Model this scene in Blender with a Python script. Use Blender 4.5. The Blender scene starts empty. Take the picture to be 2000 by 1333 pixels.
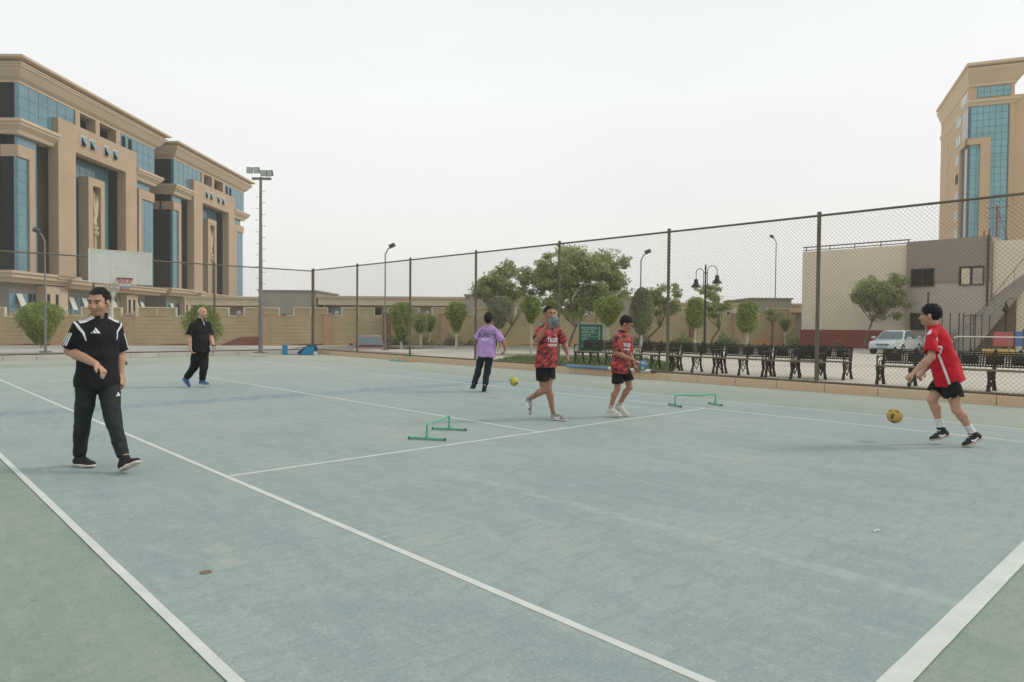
import bpy, bmesh, math, random
import numpy as np
from mathutils import Vector, Matrix
from mathutils.bvhtree import BVHTree

random.seed(7)
scene = bpy.context.scene
COL = scene.collection
PI = math.pi
rad = math.radians

# ------------------------------------------------------------------ camera
# world frame = the tennis court: x along the baseline, y towards the far baseline, metres
CAM = Vector((-2.407, -0.872, 1.411))
YAW, PITCH, ROLL = -0.75744, -0.02284, 0.00877
fwd = Vector((-math.sin(YAW) * math.cos(PITCH), math.cos(YAW) * math.cos(PITCH), math.sin(PITCH)))
rgt = Vector((math.cos(YAW), math.sin(YAW), 0))
up = rgt.cross(fwd)
r2 = math.cos(ROLL) * rgt + math.sin(ROLL) * up
u2 = -math.sin(ROLL) * rgt + math.cos(ROLL) * up
cam_data = bpy.data.cameras.new('camera')
cam_data.sensor_width = 36.0
cam_data.lens = 1349.4 / 2000 * 36.0
cam_data.clip_start = 0.05
cam_data.clip_end = 6000
cam = bpy.data.objects.new('camera', cam_data)
COL.objects.link(cam)
m = Matrix((r2, u2, -fwd)).transposed().to_4x4()
m.translation = CAM
cam.matrix_world = m
scene.camera = cam

# ------------------------------------------------------------------ sky, sun, exposure
SUN_EL, SUN_AZ = rad(38), YAW - rad(80)          # late hazy sun, from the right of the picture
world = bpy.data.worlds.new('World')
scene.world = world
world.use_nodes = True
wn, wl = world.node_tree.nodes, world.node_tree.links
wn.clear()
wo = wn.new('ShaderNodeOutputWorld')
bg = wn.new('ShaderNodeBackground')
bg.inputs['Strength'].default_value = 0.1
sky = wn.new('ShaderNodeTexSky')
sky.sky_type = 'NISHITA'
sky.sun_disc = False
sky.sun_elevation = SUN_EL
sky.sun_rotation = -SUN_AZ
sky.air_density = 1.0
sky.dust_density = 6.0
sky.ozone_density = 1.0
# a thick even layer of dusty haze veils the sky
hz = wn.new('ShaderNodeMix'); hz.data_type = 'RGBA'
hz.inputs['Factor'].default_value = 0.9
tc = wn.new('ShaderNodeTexCoord')
sx = wn.new('ShaderNodeSeparateXYZ')
ramp = wn.new('ShaderNodeValToRGB')
ramp.color_ramp.elements[0].position = 0.0
ramp.color_ramp.elements[0].color = (0.80, 0.80, 0.785, 1)
ramp.color_ramp.elements[1].position = 0.75
ramp.color_ramp.elements[1].color = (0.78, 0.87, 0.90, 1)
e = ramp.color_ramp.elements.new(0.13); e.color = (0.895, 0.895, 0.88, 1)
e = ramp.color_ramp.elements.new(0.32); e.color = (0.93, 0.95, 0.945, 1)
sc10 = wn.new('ShaderNodeVectorMath'); sc10.operation = 'SCALE'
sc10.inputs['Scale'].default_value = 10.9
wl.new(tc.outputs['Generated'], sx.inputs[0])
wl.new(sx.outputs['Z'], ramp.inputs[0])
# barely visible unevenness of the haze
hn = wn.new('ShaderNodeTexNoise'); hn.inputs['Scale'].default_value = 1.6; hn.inputs['Detail'].default_value = 5
hmp = wn.new('ShaderNodeMapping'); hmp.inputs['Scale'].default_value = (1, 1, 3.5)
wl.new(tc.outputs['Generated'], hmp.inputs['Vector']); wl.new(hmp.outputs[0], hn.inputs['Vector'])
hr_ = wn.new('ShaderNodeMapRange'); wl.new(hn.outputs['Fac'], hr_.inputs['Value'])
hr_.inputs['From Min'].default_value = .3; hr_.inputs['From Max'].default_value = .7; hr_.inputs['To Min'].default_value = 10.55; hr_.inputs['To Max'].default_value = 11.25
wl.new(hr_.outputs[0], sc10.inputs['Scale'])
wl.new(ramp.outputs[0], sc10.inputs[0])
wl.new(sky.outputs[0], hz.inputs['A'])
wl.new(sc10.outputs[0], hz.inputs['B'])
wl.new(hz.outputs['Result'], bg.inputs['Color'])
wl.new(bg.outputs[0], wo.inputs['Surface'])

sun_d = bpy.data.lights.new('sun', 'SUN')
sun_d.energy = 1.5
sun_d.angle = rad(12)
sun_d.color = (1.0, 0.93, 0.82)
sun = bpy.data.objects.new('sun', sun_d)
COL.objects.link(sun)
sdir = Vector((-math.sin(SUN_AZ) * math.cos(SUN_EL), math.cos(SUN_AZ) * math.cos(SUN_EL), math.sin(SUN_EL)))
sun.rotation_euler = sdir.to_track_quat('Z', 'Y').to_euler()
sun.location = (0, 0, 60)
vs = scene.view_settings
vs.view_transform = 'Standard'
vs.look = 'None'
vs.exposure = 0.0
vs.gamma = 1.0
vs.use_curve_mapping = False
scene.cycles.use_denoising = True
scene.cycles.max_bounces = 8
scene.cycles.diffuse_bounces = 5
scene.cycles.volume_bounces = 1
scene.cycles.transparent_max_bounces = 16

# ------------------------------------------------------------------ helpers
KR = (math.cos(YAW), math.sin(YAW)); KF = (-math.sin(YAW), math.cos(YAW))
def K(r, d, z=0.0):
    """campus frame (the buildings stand at 43 degrees to the court): metres right / deep of the corner where the photographer stood"""
    return Vector((CAM.x + r * KR[0] + d * KF[0], CAM.y + r * KR[1] + d * KF[1], z))

_mats = {}
def M(name, col, rough=0.75, var=0.18, scale=2.0, bump=0.0, bscale=60.0, metal=0.0, spec=0.3, col2=None, vcol=False, coat=0.0, island=0.0, sub=0.0, trans=0.0, crease=0.0):
    """plain surface with two scales of procedural mottling and fine relief"""
    if name in _mats: return _mats[name]
    mt = bpy.data.materials.new(name); mt.use_nodes = True
    n, l = mt.node_tree.nodes, mt.node_tree.links
    b = n['Principled BSDF']
    b.inputs['Roughness'].default_value = rough
    b.inputs['Metallic'].default_value = metal
    b.inputs['Specular IOR Level'].default_value = spec
    b.inputs['Coat Weight'].default_value = coat
    geo = n.new('ShaderNodeNewGeometry')
    def noise(s, det=4.0):
        t = n.new('ShaderNodeTexNoise'); t.inputs['Scale'].default_value = s; t.inputs['Detail'].default_value = det
        l.new(geo.outputs['Position'], t.inputs['Vector']); return t
    n1, n2 = noise(scale), noise(scale * 9.0)
    ad = n.new('ShaderNodeMath'); ad.operation = 'MULTIPLY_ADD'
    l.new(n2.outputs['Fac'], ad.inputs[0]); ad.inputs[1].default_value = 0.45
    l.new(n1.outputs['Fac'], ad.inputs[2])
    mr = n.new('ShaderNodeMapRange'); l.new(ad.outputs[0], mr.inputs['Value'])
    mr.inputs['From Min'].default_value = 0.45; mr.inputs['From Max'].default_value = 1.0
    mix = n.new('ShaderNodeMix'); mix.data_type = 'RGBA'
    l.new(mr.outputs[0], mix.inputs['Factor'])
    c2 = col2 if col2 else tuple(c * (1 + var) for c in col)
    c1 = col if col2 else tuple(c * (1 - var) for c in col)
    mix.inputs['A'].default_value = (*c1, 1); mix.inputs['B'].default_value = (*c2, 1)
    out = mix.outputs['Result']
    if island:
        mm = n.new('ShaderNodeMapRange'); l.new(geo.outputs['Random Per Island'], mm.inputs['Value'])
        mm.inputs['To Min'].default_value = 1 - island; mm.inputs['To Max'].default_value = 1 + island
        vm = n.new('ShaderNodeVectorMath'); vm.operation = 'SCALE'
        l.new(out, vm.inputs[0]); l.new(mm.outputs[0], vm.inputs['Scale']); out = vm.outputs[0]
    if vcol:
        at = n.new('ShaderNodeVertexColor'); at.layer_name = 'Col'
        mu = n.new('ShaderNodeMix'); mu.data_type = 'RGBA'; mu.blend_type = 'MULTIPLY'; mu.inputs['Factor'].default_value = 1
        l.new(out, mu.inputs['A']); l.new(at.outputs['Color'], mu.inputs['B']); out = mu.outputs['Result']
    l.new(out, b.inputs['Base Color'])
    if sub:
        b.inputs['Subsurface Weight'].default_value = sub; b.inputs['Subsurface Radius'].default_value = (0.02, 0.008, 0.004)
        b.inputs['Subsurface Scale'].default_value = 0.5
    if bump:
        nb = noise(bscale, 3.0)
        bp = n.new('ShaderNodeBump'); bp.inputs['Strength'].default_value = bump; bp.inputs['Distance'].default_value = 0.02
        l.new(nb.outputs['Fac'], bp.inputs['Height'])
        if crease:                                     # soft folds in cloth
            cr = noise(6.0, 2.0); cr.inputs['Distortion'].default_value = 0.9
            b2 = n.new('ShaderNodeBump'); b2.inputs['Strength'].default_value = crease; b2.inputs['Distance'].default_value = 0.06
            l.new(cr.outputs['Fac'], b2.inputs['Height']); l.new(b2.outputs[0], bp.inputs['Normal'])
        l.new(bp.outputs[0], b.inputs['Normal'])
    if trans:
        tr = n.new('ShaderNodeBsdfTranslucent'); l.new(out, tr.inputs['Color']); ms = n.new('ShaderNodeMixShader'); ms.inputs[0].default_value = trans
        l.new(b.outputs[0], ms.inputs[1]); l.new(tr.outputs[0], ms.inputs[2]); l.new(ms.outputs[0], n['Material Output'].inputs['Surface'])
    _mats[name] = mt
    return mt

def glass(name, col, rough=0.06, ior=1.7, var=0.25):
    """tinted reflective curtain-wall glass, each pane a touch different"""
    if name in _mats: return _mats[name]
    mt = M(name, col, rough, var, 0.35, spec=0.5)
    mt.node_tree.nodes['Principled BSDF'].inputs['IOR'].default_value = ior
    mt.node_tree.nodes['Principled BSDF'].inputs['Specular IOR Level'].default_value = 0.5
    return mt

class MB:
    """collects shapes of one part"""
    def __init__(s): s.v = []; s.f = []
    def add(s, vs, fs):
        o = len(s.v); s.v += [tuple(x) for x in vs]; s.f += [tuple(i + o for i in f) for f in fs]; return s
    def box(s, x0, x1, y0, y1, z0, z1):
        return s.add([(x0,y0,z0),(x1,y0,z0),(x1,y1,z0),(x0,y1,z0),(x0,y0,z1),(x1,y0,z1),(x1,y1,z1),(x0,y1,z1)],
                     [(3,2,1,0),(4,5,6,7),(0,1,5,4),(1,2,6,5),(2,3,7,6),(3,0,4,7)])
    def bevbox(s, x0, x1, y0, y1, z0, z1, b=0.01):
        r = []
        for z, i in ((z0, b), (z0 + b, 0), (z1 - b, 0), (z1, b)):
            r.append([(x0+i,y0+i,z),(x1-i,y0+i,z),(x1-i,y1-i,z),(x0+i,y1-i,z)])
        return s.loft(r)
    def loft(s, rings, cap=True, closed=True):
        n = len(rings[0]); vs = [p for r in rings for p in r]; fs = []
        for k in range(len(rings) - 1):
            for i in range(n if closed else n - 1):
                j = (i + 1) % n
                fs.append((k*n+i, k*n+j, (k+1)*n+j, (k+1)*n+i))
        if cap and closed:
            fs.append(tuple(range(n))[::-1]); fs.append(tuple((len(rings)-1)*n + i for i in range(n)))
        return s.add(vs, fs)
    def prism(s, poly, z0, z1):
        return s.loft([[(x, y, z0) for x, y in poly], [(x, y, z1) for x, y in poly]])
    def tube(s, pts, rs, n=8, cap=True):
        pts = [Vector(p) for p in pts]
        if not isinstance(rs, (list, tuple)): rs = [rs] * len(pts)
        rings = []; a = None
        for i, p in enumerate(pts):
            t = (pts[min(i+1, len(pts)-1)] - pts[max(i-1, 0)]).normalized()
            if a is None: a = t.cross(Vector((0,0,1)) if abs(t.z) < 0.9 else Vector((1,0,0)))
            a = a - t * a.dot(t)
            if a.length < 1e-4: a = t.orthogonal()
            a.normalize(); b = t.cross(a).normalized()
            rings.append([tuple(p + rs[i] * (math.cos(2*PI*k/n) * a + math.sin(2*PI*k/n) * b)) for k in range(n)])
        return s.loft(rings, cap)
    def lathe(s, prof, n=16, c=(0,0,0)):
        return s.loft([[(c[0] + r*math.cos(2*PI*k/n), c[1] + r*math.sin(2*PI*k/n), c[2] + z) for k in range(n)] for r, z in prof])
    def quad(s, a, b, c, d): return s.add([a, b, c, d], [(0,1,2,3)])
    def mesh(s, name, smooth=False):
        me = bpy.data.meshes.new(name); me.from_pydata(s.v, [], s.f); me.validate()
        bm = bmesh.new(); bm.from_mesh(me); bmesh.ops.recalc_face_normals(bm, faces=bm.faces); bm.to_mesh(me); bm.free()
        if smooth:
            me.polygons.foreach_set('use_smooth', [True] * len(me.polygons))
            try: me.set_sharp_from_angle(angle=rad(40))
            except Exception: pass
        return me
    def build(s, name, mat, parent=None, smooth=False, loc=None, rz=0.0):
        return link(name, s.mesh(name, smooth), mat, parent, loc, rz)

def link(name, me, mat, parent=None, loc=None, rz=0.0):
    o = bpy.data.objects.new(name, me)
    if mat and not me.materials: me.materials.append(mat)
    COL.objects.link(o)
    if parent: o.parent = parent
    if loc is not None: o.location = loc
    o.rotation_euler.z = rz
    return o
def npmesh(name, V, F, smooth=False):
    """fast mesh from numpy quads"""
    me = bpy.data.meshes.new(name)
    V = np.asarray(V, np.float32); F = np.asarray(F, np.int32); k = F.shape[1]
    me.vertices.add(len(V)); me.vertices.foreach_set('co', V.ravel())
    me.loops.add(F.size); me.loops.foreach_set('vertex_index', F.ravel())
    me.polygons.add(len(F)); me.polygons.foreach_set('loop_start', np.arange(0, F.size, k, dtype=np.int32))
    if smooth: me.polygons.foreach_set('use_smooth', np.ones(len(F), bool))
    me.update(calc_edges=True); me.validate()
    return me
def tag(o, label, cat, group=None):
    o['label'] = label; o['category'] = cat
    if group: o['group'] = group
    return o
def thing(name, label, cat, loc=(0,0,0), rz=0.0, group=None):
    o = bpy.data.objects.new(name, None); COL.objects.link(o)
    o.empty_display_size = 0.2; o.location = loc; o.rotation_euler.z = rz
    return tag(o, label, cat, group)
def struct(o): o['kind'] = 'structure'; return o
def stuff(o): o['kind'] = 'stuff'; return o
def copy_tree(o, parent=None):
    c = o.copy(); COL.objects.link(c); c.parent = parent
    for ch in o.children: copy_tree(ch, c)
    return c
# ================================================================== ground
Z_OUT = 0.14                     # level of the paving outside the court
FX, FY = 13.1, 29.1              # the two fence lines (inner corner of the enclosure)

def court_mat(name, base, dusty, deep, ghosts=False):
    """dusty acrylic court paint: dust drifts, scuffs along the play direction, cleaner streaks"""
    mt = bpy.data.materials.new(name); mt.use_nodes = True
    n, l = mt.node_tree.nodes, mt.node_tree.links
    b = n['Principled BSDF']; b.inputs['Roughness'].default_value = 0.85; b.inputs['Specular IOR Level'].default_value = 0.2
    geo = n.new('ShaderNodeNewGeometry')
    def noise(sc, det, rough=0.55, stretch=None, rot=0.0):
        t = n.new('ShaderNodeTexNoise'); t.inputs['Scale'].default_value = sc; t.inputs['Detail'].default_value = det
        t.inputs['Roughness'].default_value = rough
        if stretch:
            mp = n.new('ShaderNodeMapping'); mp.inputs['Scale'].default_value = stretch; mp.inputs['Rotation'].default_value = (0, 0, rot)
            l.new(geo.outputs['Position'], mp.inputs['Vector']); l.new(mp.outputs[0], t.inputs['Vector'])
        else: l.new(geo.outputs['Position'], t.inputs['Vector'])
        return t
    def mix(a, bcol, fac, f0, f1, amt=1.0):
        mr = n.new('ShaderNodeMapRange'); mr.inputs['From Min'].default_value = f0; mr.inputs['From Max'].default_value = f1
        mr.inputs['To Max'].default_value = amt
        l.new(fac, mr.inputs['Value'])
        mx = n.new('ShaderNodeMix'); mx.data_type = 'RGBA'; l.new(mr.outputs[0], mx.inputs['Factor'])
        if isinstance(a, tuple): mx.inputs['A'].default_value = (*a, 1)
        else: l.new(a, mx.inputs['A'])
        mx.inputs['B'].default_value = (*bcol, 1)
        return mx.outputs['Result']
    c = mix(base, dusty, noise(0.5, 6).outputs['Fac'], 0.38, 0.72, 0.65)              # dust drifts
    c = mix(c, deep, noise(2.2, 8, 0.65, (1.0, 0.35, 1.0), 0.6).outputs['Fac'], 0.48, 0.69, 0.65)     # scuffed cleaner streaks
    c = mix(c, dusty, noise(9.0, 6, 0.7, (1.0, 0.3, 1.0), -0.5).outputs['Fac'], 0.49, 0.71, 0.62)
    c = mix(c, deep, noise(13.0, 6, 0.7, (0.25, 1.0, 1.0), 0.2).outputs['Fac'], 0.48, 0.69, 0.68)      # shoe scuffs
    c = mix(c, tuple(x * 0.62 for x in base), noise(40.0, 5, 0.8).outputs['Fac'], 0.52, 0.72, 0.62)     # grit and pores
    c = mix(c, tuple(min(.6, x * 1.45) for x in dusty), noise(60.0, 4, 0.8).outputs['Fac'], 0.56, 0.74, 0.62)
    c = mix(c, tuple(x * 0.5 for x in base), noise(16.0, 2, 0.4).outputs['Fac'], 0.735, 0.77, 0.4)      # odd dark spots
    c = mix(c, (0.50, 0.44, 0.36), noise(0.16, 4).outputs['Fac'], 0.5, 0.8, 0.22)     # sand blown in
    # sand collects towards the kerbs at the far end and right side
    sp = n.new('ShaderNodeSeparateXYZ'); l.new(geo.outputs['Position'], sp.inputs[0])
    c = mix(c, (0.52, 0.49, 0.41), sp.outputs['Y'], 12.0, 30.0, 0.42)
    c = mix(c, (0.52, 0.49, 0.41), sp.outputs['X'], 8.5, 13.0, 0.42)
    # ghosts of old lines, and a smear of sand: position masks broken up by noise
    def band(axis, c0, w, other, lo, hi):
        def m2(op, a, bb):
            q = n.new('ShaderNodeMath'); q.operation = op
            for i, x in enumerate((a, bb)):
                if isinstance(x, (int, float)): q.inputs[i].default_value = x
                else: l.new(x, q.inputs[i])
            return q.outputs[0]
        dst = m2('ABSOLUTE', m2('SUBTRACT', sp.outputs[axis], c0), 0.0)
        def step(v, e0, e1):
            r = n.new('ShaderNodeMapRange'); r.interpolation_type = 'SMOOTHSTEP'; l.new(v, r.inputs['Value']); r.inputs['From Min'].default_value = e0; r.inputs['From Max'].default_value = e1
            return r.outputs[0]
        msk = m2('MULTIPLY', step(dst, w, w * .55), m2('MULTIPLY', step(sp.outputs[other], lo, lo + .35), step(sp.outputs[other], hi, hi - .35)))
        return m2('MULTIPLY', msk, step(noise(5.0, 6, 0.75).outputs['Fac'], 0.38, 0.66))
    if ghosts:
        for ax_, c0, w, ot, lo_, hi_, colr, amt in (('X', 1.68, .09, 'Y', -1.2, 4.6, (.40, .43, .40), .6), ('X', 6.5, .045, 'Y', -1.0, 4.8, (.40, .43, .40), .5), ('X', 1.53, .045, 'Y', 18.2, 23.8, (.5, .52, .48), .6), ('X', -.80, .10, 'Y', 2.95, 3.75, (.44, .40, .33), .6), ('Y', 11.86, .42, 'X', -1.6, 9.9, (.15, .215, .26), .9)):
            c = mix(c, colr, band(ax_, c0, w, ot, lo_, hi_), 0.0, 1.0, amt)
    l.new(c, b.inputs['Base Color'])
    nb = noise(180.0, 3); bp = n.new('ShaderNodeBump'); bp.inputs['Strength'].default_value = 0.25; bp.inputs['Distance'].default_value = 0.01
    l.new(nb.outputs['Fac'], bp.inputs['Height']); l.new(bp.outputs[0], b.inputs['Normal'])
    return mt

def sheet(name, mat, x0, x1, y0, y1, z, kind='structure'):
    o = MB().quad((x0,y0,z),(x1,y0,z),(x1,y1,z),(x0,y1,z)).build(name, mat)
    o['kind'] = kind
    return o
m_green = court_mat('court_green_paint', (0.228, 0.278, 0.232), (0.33, 0.352, 0.295), (0.194, 0.252, 0.206))
m_blue = court_mat('court_blue_paint', (0.265, 0.316, 0.303), (0.365, 0.385, 0.35), (0.215, 0.278, 0.288), True)
m_line = M('white_line_paint', (0.50, 0.51, 0.47), 0.8, 0.10, 5.0, bump=0.1, bscale=150, col2=(.62, .62, .58))
m_worn = M('worn_old_line_paint', (0.40, 0.43, 0.40), 0.85, 0.10, 4.0, col2=(0.30, 0.37, 0.37))
m_streak = M('clean_blue_paint', (0.20, 0.285, 0.36), 0.85, 0.10, 2.0, col2=(0.31, 0.38, 0.39))
m_pave = M('beige_paving', (0.50, 0.45, 0.38), 0.9, 0.14, 0.35, bump=0.15, bscale=20)
m_road = M('dusty_road', (0.42, 0.40, 0.36), 0.9, 0.12, 0.3)
m_grass = M('lawn', (0.125, 0.165, 0.06), 0.9, 0.3, 1.5, bump=0.6, bscale=40)

sheet('court_surround', m_green, -60, FX - 0.05, -45, FY - 0.05, 0.0)
sheet('court', m_blue, -1.37, 9.60, 0.0, 23.77, 0.004)
HX0, HX1, HY0, HY1, HZ = 14.2, 22.0, 28.8, 34.6, -0.62          # a sunken drive beyond the corner of the fence
sheet('ground', m_pave, FX + 0.1, 420, -420, HY0, Z_OUT)
sheet('ground', m_pave, FX + 0.1, HX0, HY0, HY1, Z_OUT)
sheet('ground', m_pave, HX1, 420, HY0, HY1, Z_OUT)
sheet('ground', m_pave, FX + 0.1, 420, HY1, 420, Z_OUT)
struct(MB().quad((HX0, HY0, HZ), (HX1, HY0, HZ), (HX1, HY1, HZ), (HX0, HY1, HZ)).quad((HX0, HY0, HZ), (HX0, HY0, Z_OUT), (HX1, HY0, Z_OUT), (HX1, HY0, HZ)).quad((HX1, HY0, HZ), (HX1, HY0, Z_OUT), (HX1, HY1, Z_OUT), (HX1, HY1, HZ)).quad((HX1, HY1, HZ), (HX1, HY1, Z_OUT), (HX0, HY1, Z_OUT), (HX0, HY1, HZ)).quad((HX0, HY1, HZ), (HX0, HY1, Z_OUT), (HX0, HY0, Z_OUT), (HX0, HY0, HZ)).build('road', m_road))
sheet('ground', m_road, -420, FX + 0.1, FY + 0.1, 420, Z_OUT)
sheet('ground', m_pave, -420, -60, -420, FY + 0.1, -0.02)
sheet('ground', m_pave, -60, FX + 0.1, -420, -45, -0.02)

def marking(x0, x1, y0, y1, mat=m_line, z=0.0058, name='painted_line'):
    """a slightly ragged painted strip"""
    L = max(x1 - x0, y1 - y0); n = max(2, int(L / 0.15)); along_y = (y1 - y0) > (x1 - x0)
    mb = MB(); rows = []
    rnd = random.Random(int((x0 + y0 + x1) * 1000))
    for i in range(n + 1):
        t = i / n; j0, j1 = rnd.uniform(-.0012, .0012), rnd.uniform(-.0012, .0012)
        if along_y: rows.append([(x0 + j0, y0 + t * (y1 - y0), z), (x1 + j1, y0 + t * (y1 - y0), z)])
        else: rows.append([(x0 + t * (x1 - x0), y1 + j0, z), (x0 + t * (x1 - x0), y0 + j1, z)])
    mb.loft(rows, cap=False, closed=False)
    return struct(mb.build(name, mat))
W = 0.05
marking(-1.37, -1.37 + W, 0.1, 23.67)                 # doubles sideline, near
marking(0.0, W, 0.1, 23.67)                           # singles sideline, near
marking(8.23 - W, 8.23, 0.1, 23.67)
marking(9.60 - W, 9.60, 0.1, 23.67)
marking(-1.37, 9.60, 0.0, 0.1)                        # baseline
marking(-1.37, 9.60, 23.67, 23.77)
marking(W, 8.23 - W, 5.46, 5.51)                      # service line
marking(W, 8.23 - W, 18.26, 18.31)
marking(4.09, 4.14, 5.51, 18.26)                      # centre service line
marking(4.09, 4.14, 0.1, 0.22)
# small floor things
struct(MB().lathe([(0.0, 0.0), (0.033, 0.0), (0.030, 0.003), (0.0, 0.002)], 18).build('net_post_socket', M('rusty_brown', (0.16, 0.12, 0.09), 0.8), loc=(-1.0, 3.11, 0.0055)))
tag(MB().tube([(0, 0, .004), (.03, .012, .006), (.06, -.01, .005), (.075, .012, .004)], .004, 6).build('string_scrap', M('white_plastic', (.7, .7, .68), .5), loc=(2.67, 0.84, 0.006), smooth=True),
    'short curl of white string lying on the blue court', 'string')

# kerb under the fence: stones laid end to end
kerb_r = struct(MB().box(FX - .02, FX + .1, -8, FY + .1, -.1, Z_OUT + .03).build('kerb', M('kerb_mortar', (0.36, 0.30, 0.24), 0.95)))
m_kst = M('orange_kerb_stone', (0.60, 0.40, 0.25), 0.9, 0.16, 1.2, bump=0.3, bscale=25, col2=(0.60, 0.47, 0.34))
m_kgr = M('grey_kerb_stone', (0.47, 0.45, 0.40), 0.9, 0.14, 1.2, bump=0.3, bscale=25)
y = -8.0; rnd = random.Random(3)
protos = [MB().bevbox(-.075, .075, 0, L, 0, .28, .008).mesh('kerb_stone') for L in (0.98, 1.08, 0.9, 1.02)]
lens = (0.98, 1.08, 0.9, 1.02)
while y < FY - 0.3:
    k = rnd.randrange(4)
    o = link('kerb_stone', protos[k], m_kst, kerb_r, (FX - .045 + rnd.uniform(-.006, .006), y, -.1 + rnd.uniform(-.004, .006)))
    y += lens[k] + 0.012
kerb_f = struct(MB().box(-40, FX - .1, FY - .02, FY + .1, -.1, Z_OUT + .03).build('kerb', M('kerb_mortar', (0.3, 0.26, 0.2))))
protos2 = [MB().bevbox(0, L, -.075, .075, 0, .28, .008).mesh('kerb_stone') for L in lens]
x = -32.0
while x < FX - 1.2:
    k = rnd.randrange(4)
    link('kerb_stone', protos2[k], m_kgr, kerb_f, (x, FY - .045 + rnd.uniform(-.006, .006), -.1 + rnd.uniform(-.004, .006)))
    x += lens[k] + 0.012

# lawns and pavements outside
def kpoly(name, mat, pts, z, kind='structure'):
    n = len(pts)
    o = MB().add([tuple(K(r, d, z)) for r, d in pts], [tuple(range(n))]).build(name, mat); o['kind'] = kind
    return o
kpoly('pavement', M('brown_pavement', (0.27, 0.20, 0.165), 0.9, 0.2, 0.8), [(-45, 14.0), (-27.5, 22.6), (-8.6, 34.2), (-3.8, 29.8), (-4.6, 29.0), (-8.9, 33.2), (-27.5, 21.6), (-45, 13)], Z_OUT + 0.004)
kpoly('lawn', m_grass, [(-0.9, 23.6), (4.4, 19.2), (5.6, 22.5), (5.2, 26.6), (0.2, 28.2)], Z_OUT + 0.012)
kpoly('lawn', m_grass, [(-9, 38.0), (0, 37.5), (8, 36.0), (15, 38), (19.5, 41), (21.5, 46.0), (20.5, 48.5), (-3, 42), (-9, 40)], Z_OUT + 0.012)
kpoly('lawn', m_grass, [(18.6, 40.6), (27, 33.0), (29.0, 33.4), (19.6, 42.8)], Z_OUT + 0.014)
m_kerbc = M('pale_concrete_kerb', (0.5, 0.46, 0.4), 0.9)
def kkerb(pts, h=0.12, w=0.14):
    mb = MB()
    for (a, b) in zip(pts[:-1], pts[1:]):
        A, B = K(*a, Z_OUT), K(*b, Z_OUT); t = (B - A).normalized(); nn = Vector((-t.y, t.x, 0)) * w / 2
        mb.loft([[tuple(A - nn), tuple(A + nn), tuple(A + nn + Vector((0,0,h))), tuple(A - nn + Vector((0,0,h)))],
                 [tuple(B - nn), tuple(B + nn), tuple(B + nn + Vector((0,0,h))), tuple(B - nn + Vector((0,0,h)))]])
    return struct(mb.build('kerb', m_kerbc))
kkerb([(-1.2, 28.4), (0.2, 28.4), (5.3, 26.8)])
kkerb([(-9, 37.8), (0, 37.2), (8, 35.7), (15, 37.6), (19.4, 40.6)])
kkerb([(18.4, 40.3), (27, 32.7)])
# tufts of grass blades on the lawns
def tufts(name, region, n, seed):
    rs = np.random.RandomState(seed); lo = np.min(region, 0); hi = np.max(region, 0)
    def inside(p):
        c = False; k = len(region)
        for i in range(k):
            a, b = region[i], region[(i + 1) % k]
            if (a[1] > p[1]) != (b[1] > p[1]) and p[0] < (b[0]-a[0]) * (p[1]-a[1]) / (b[1]-a[1]) + a[0]: c = not c
        return c
    V = []; F = []
    while len(F) < n:
        q = lo + (hi - lo) * rs.rand(2)
        if not inside(q): continue
        w = K(q[0], q[1], Z_OUT + .01); a = rs.rand() * 6.28; h = .05 + .06 * rs.rand(); dx, dy = .012 * math.cos(a), .012 * math.sin(a)
        l = (rs.rand(2) - .5) * .08; o = len(V)
        V += [(w.x - dx, w.y - dy, w.z), (w.x + dx, w.y + dy, w.z), (w.x + l[0], w.y + l[1], w.z + h)]
        F.append((o, o + 1, o + 2))
    o = link(name, npmesh(name, V, F), M('grass_blade', (0.15, 0.20, 0.065), 0.7, 0.35, 1.0, island=0.3))
    o['kind'] = 'stuff'; o['label'] = 'short green grass on the lawn strip'; return o
tufts('grass', [(-0.9, 23.6), (4.4, 19.2), (5.6, 22.5), (5.2, 26.6), (0.2, 28.2)], 9000, 1)
# ================================================================== buildings
m_stone = M('tan_render', (0.385, 0.29, 0.20), 0.85, 0.10, 0.25, bump=0.1, bscale=8)
m_trim = M('pale_tan_moulding', (0.46, 0.37, 0.265), 0.8, 0.07, 0.15)
m_grey = M('grey_render', (0.24, 0.215, 0.18), 0.9, 0.1, 0.2)
m_gblue = glass('blue_curtain_glass', (0.085, 0.19, 0.24), 0.06, 1.65, 0.2)
m_gdark = glass('dim_reflection_glass', (0.009, 0.012, 0.014), 0.05, 1.35, 0.4)  # end faces and returns: their dimmer reflection is put into a darker glass colour
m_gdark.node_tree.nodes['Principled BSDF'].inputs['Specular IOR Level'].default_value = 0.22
m_gteal = glass('teal_curtain_glass', (0.13, 0.33, 0.37), 0.08, 1.6, 0.15)
m_mull = M('dark_mullion', (0.075, 0.135, 0.16), 0.5, 0.1)
m_void = M('dark_interior', (0.012, 0.012, 0.013), 0.9, 0.2)
m_white = M('white_frame_paint', (0.6, 0.58, 0.53), 0.6, 0.06)
m_cream = M('cream_sculpture', (0.44, 0.37, 0.26), 0.7, 0.08)

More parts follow.
